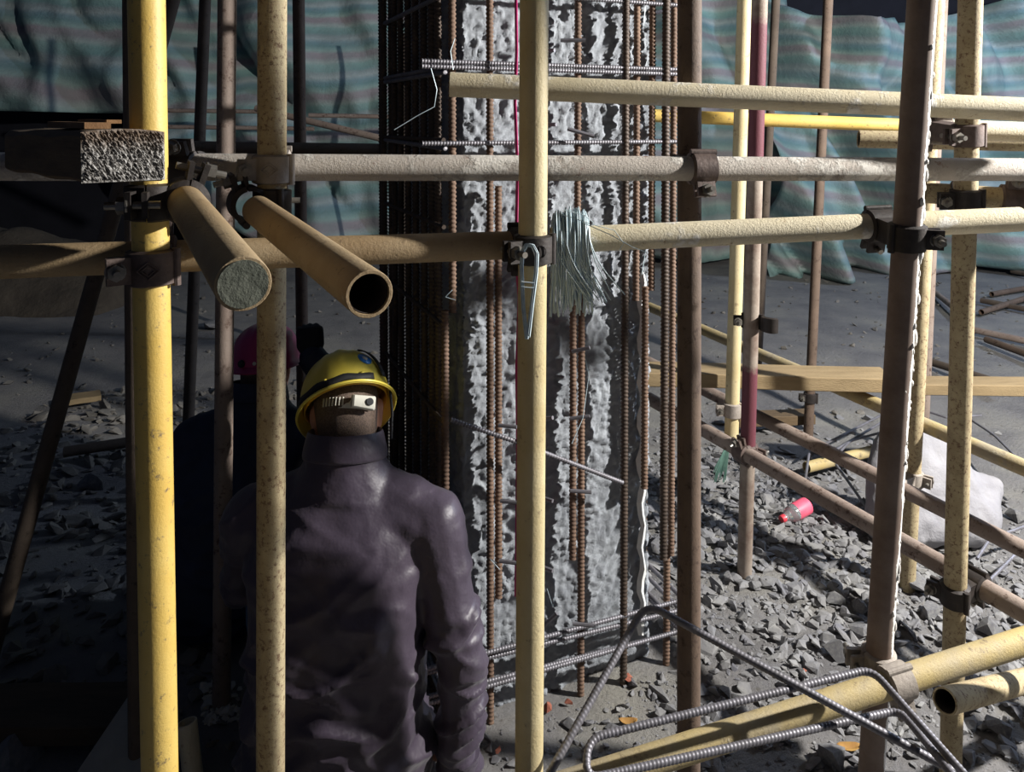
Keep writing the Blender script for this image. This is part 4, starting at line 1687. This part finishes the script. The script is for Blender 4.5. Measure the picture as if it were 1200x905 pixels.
        def band(a0, a1, z0, z1, rad, mat, nm, wob=0.0, tilt=0.0):
            pts0, pts1 = [], []
            n_ = 18
            for i in range(n_ + 1):
                a = a0 + (a1 - a0) * i / n_
                dz = tilt * (i / n_ - .5)
                pts0.append(kx((rad * .86 * math.cos(a), rad * 1.06 * math.sin(a), z0 + dz)))
                pts1.append(kx((rad * .86 * math.cos(a), rad * 1.06 * math.sin(a), z1 + dz)))
            m_ = MB()
            m_.add(pts0 + pts1, [(i, i + 1, n_ + 2 + i, n_ + 1 + i) for i in range(n_)])
            o2 = m_.build(nm, mat, hl, True, 2)
            o2.modifiers.new('t', 'SOLIDIFY').thickness = .005
            return o2
        band(-math.pi * .80, -math.pi * .33, -.055, -.028, .098, M['white'], 'headband')
        for i in range(7):
            a = -math.pi * (.76 - .028 * i)
            mb = MB()
            p0 = kx((.0905 * math.cos(a), .112 * math.sin(a), -.051))
            p1 = kx((.0905 * math.cos(a), .112 * math.sin(a), -.032))
            mb.cyl(p0, p1, .0022, seg=6)
            mb.build('adjuster_tooth', M['white'], hl)
        a = -math.pi * .43
        cbx = kx((.094 * math.cos(a), .116 * math.sin(a), -.042))
        er = (Rk @ Vector((math.cos(a), math.sin(a), 0))).normalized()
        et = (Rk @ Vector((-math.sin(a), math.cos(a), 0))).normalized()
        eu = (Rk @ Vector((0, 0, 1))).normalized()
        mb = MB()
        rr_ = []
        for dd, f in ((-.006, 1), (.006, 1), (.009, .88)):
            rr_.append([cbx + er * dd + et * (x * f) + eu * (z * f) for x, z in ((-.028, -.014), (.025, -.017), (.028, -.014), (.028, .012), (.025, .015), (-.028, .013))])
        mb.loft(rr_)
        mb.build('ratchet_housing', M['white'], hl, True, .5)
        mb = MB()
        kc = cbx + et * .012 + er * .009
        mb.cyl(kc, kc + er * .004, .0085, seg=18)
        mb.build('ratchet_knob', M['strap'], hl, True, .6)
        # elastic lamp strap round the shell and its trailing band
        st = []
        for i in range(25):
            a = -math.pi * 1.02 + math.pi * .72 * i / 24
            st.append(hx((.114 * math.cos(a), .138 * math.sin(a), -.002 - .002 * math.sin(i))))
        mb = MB()
        up = Rr @ Vector((0, 0, .016))
        mb.add(st + [p + up for p in st], [(i, i + 1, 25 + i + 1, 25 + i) for i in range(24)])
        o2 = mb.build('elastic_strap', M['strap'], hl, True, 2)
        o2.modifiers.new('t', 'SOLIDIFY').thickness = .004
        st, wv = [], []
        for i in range(13):
            f = i / 12
            a = -.62 - .1 * f
            ph = .12 + .95 * f
            st.append(hx((.1125 * math.cos(a) * math.cos(ph) ** .78, .1345 * math.sin(a) * math.cos(ph) ** .78, .123 * math.sin(ph) ** .92)))
            wv.append(Rr @ Vector((-math.sin(a), math.cos(a), 0)) * .007)
        mb = MB()
        mb.add([p - q_ for p, q_ in zip(st, wv)] + [p + q_ for p, q_ in zip(st, wv)], [(i, i + 1, 13 + i + 1, 13 + i) for i in range(12)])
        o2 = mb.build('side_strap', M['strap'], hl, True, 2)
        o2.modifiers.new('t', 'SOLIDIFY').thickness = .003
        # chin strap
        mb = MB()
        mb.sweep([hx((.105, -.05, 0)), hx((.1, -.045, -.06)), hx((.09, -.01, -.11))], .0035, 6)
        mb.build('chin_strap', M['strap'], hl)
        # round blue sticker on the shell
        def shell(a, ph, off):
            f = math.cos(ph) ** .78
            return hx(((.108 * math.cos(a)) * f * (1 + off), (.130 * math.sin(a)) * f * (1 + off), .120 * math.sin(ph) ** .92 * (1 + off)))
        for rad_, mt_, nm_, of_ in ((.19, 'blue', 'round_sticker', .012), (.07, 'white', 'sticker_mark', .018)):
            pts = [shell(-.98, .52, of_)] + [shell(-.98 + rad_ * math.cos(q_), .52 + rad_ * .9 * math.sin(q_), of_) for q_ in np.linspace(0, 2 * math.pi, 21)[:-1]]
            mb = MB()
            mb.add(pts, [(0, 1 + i, 1 + (i + 1) % 20) for i in range(20)])
            o2 = mb.build(nm_, M[mt_], hl, True, 2)
            o2.modifiers.new('t', 'SOLIDIFY').thickness = .0012
        # rivets
        for a in (-2.0, -1.2):
            mb = MB()
            mb.ball(shell(a, .10, .01), .0055)
            mb.build('rivet', helmet_mat, hl)
    else:
        for a in (-1.45, -1.85):
            mb = MB()
            q_ = hx((.110 * math.cos(a), .132 * math.sin(a), .012))
            mb.ball(q_, .006 if a > -1.6 else .012)
            mb.build('rivet' if a > -1.6 else 'vent_slot', M['white'] if a > -1.6 else M['strap'], hl)
    return T


E = lambda x, y, z: Matrix.Rotation(math.radians(z), 3, 'Z') @ Matrix.Rotation(math.radians(x), 3, 'X') @ Matrix.Rotation(math.radians(y), 3, 'Y')
J1 = dict(pelvis=(-.40, 1.76, .20), chest=(-.395, 1.76, .60), neck=(-.395, 1.80, .745), head=(-.400, 1.85, .848), headrot=E(-26, -4, 10),
          helmet=(-.404, 1.858, .876), helrot=E(-43, -8, 12), collar=(-.392, 1.79, .772), trap_r=(-.33, 1.785, .705), trap_l=(-.46, 1.79, .70),
          sh_r=(-.185, 1.755, .645), el_r=(-.115, 1.71, .36), wr_r=(-.122, 1.75, .075), hd_r=(-.1, .95, -.12), pn_r=(0, 0, -1), curl_r=.2,
          sh_l=(-.605, 1.775, .635), el_l=(-.665, 1.90, .42), wr_l=(-.50, 2.10, .50), hd_l=(.5, .8, .1), pn_l=(0, .2, -1), curl_l=.45,
          hip_r=(-.33, 1.78, .2), kn_r=(-.37, 2.13, .46), an_r=(-.34, 1.97, .1), hip_l=(-.49, 1.75, .2), kn_l=(-.655, 2.06, .46), an_l=(-.60, 1.92, .1),
          torso=[((-.40, 1.745, .025), .175, .135, 28, 0, 0, .9), ((-.40, 1.745, .05), .200, .165, 28, 0, 0, .9), ((-.40, 1.74, .14), .212, .178, 28, 0, 0, .9), ((-.40, 1.735, .27), .200, .155, 28, 0, 0, .85), ((-.402, 1.725, .42), .196, .138, 28, 0, 0, .8),
                 ((-.40, 1.74, .56), .205, .130, 28, 0, 0, .8), ((-.397, 1.765, .655), .185, .115, 28, 0, 0, .85), ((-.393, 1.785, .72), .130, .095, 28), ((-.39, 1.79, .76), .09, .085, 28)])
person(J1, 'person', 'worker seen from behind, crouching in dark plum jacket and yellow hard hat', M['jacket'], M['helmet_y'], M['jeans'], None, 1.0, 3, True)

J2 = dict(pelvis=(-.91, 2.36, .18), chest=(-.86, 2.46, .50), neck=(-.835, 2.52, .65), head=(-.825, 2.56, .74), headrot=E(-16, 0, -6),
          helmet=(-.822, 2.555, .775), helrot=E(-6, -3, -4), collar=(-.835, 2.51, .65), trap_r=(-.78, 2.5, .595), trap_l=(-.89, 2.5, .595),
          sh_r=(-.69, 2.48, .54), el_r=(-.55, 2.50, .66), wr_r=(-.655, 2.50, .80), hd_r=(-.1, .1, 1), pn_r=(-.4, 1, 0), curl_r=1.35,
          sh_l=(-1.03, 2.47, .54), el_l=(-1.09, 2.55, .30), wr_l=(-.95, 2.74, .32), hd_l=(.5, .8, 0), pn_l=(0, 0, -1), curl_l=.5,
          hip_r=(-.83, 2.37, .18), kn_r=(-.70, 2.70, .42), an_r=(-.74, 2.55, .1), hip_l=(-.99, 2.37, .18), kn_l=(-1.08, 2.69, .42), an_l=(-1.03, 2.55, .1),
          torso=[((-.91, 2.35, .03), .17, .13, 28), ((-.91, 2.35, .12), .20, .165, 28), ((-.90, 2.36, .26), .195, .15, 28), ((-.88, 2.41, .40), .20, .14, 28), ((-.86, 2.45, .52), .20, .125, 28), ((-.845, 2.49, .60), .14, .10, 28), ((-.835, 2.51, .65), .085, .08, 28)])
person(J2, 'person', 'worker in dark navy jacket and magenta hard hat, crouching behind the uprights', M['navy'], M['helmet_m'], M['black'], M['black'], .7, 9, False)
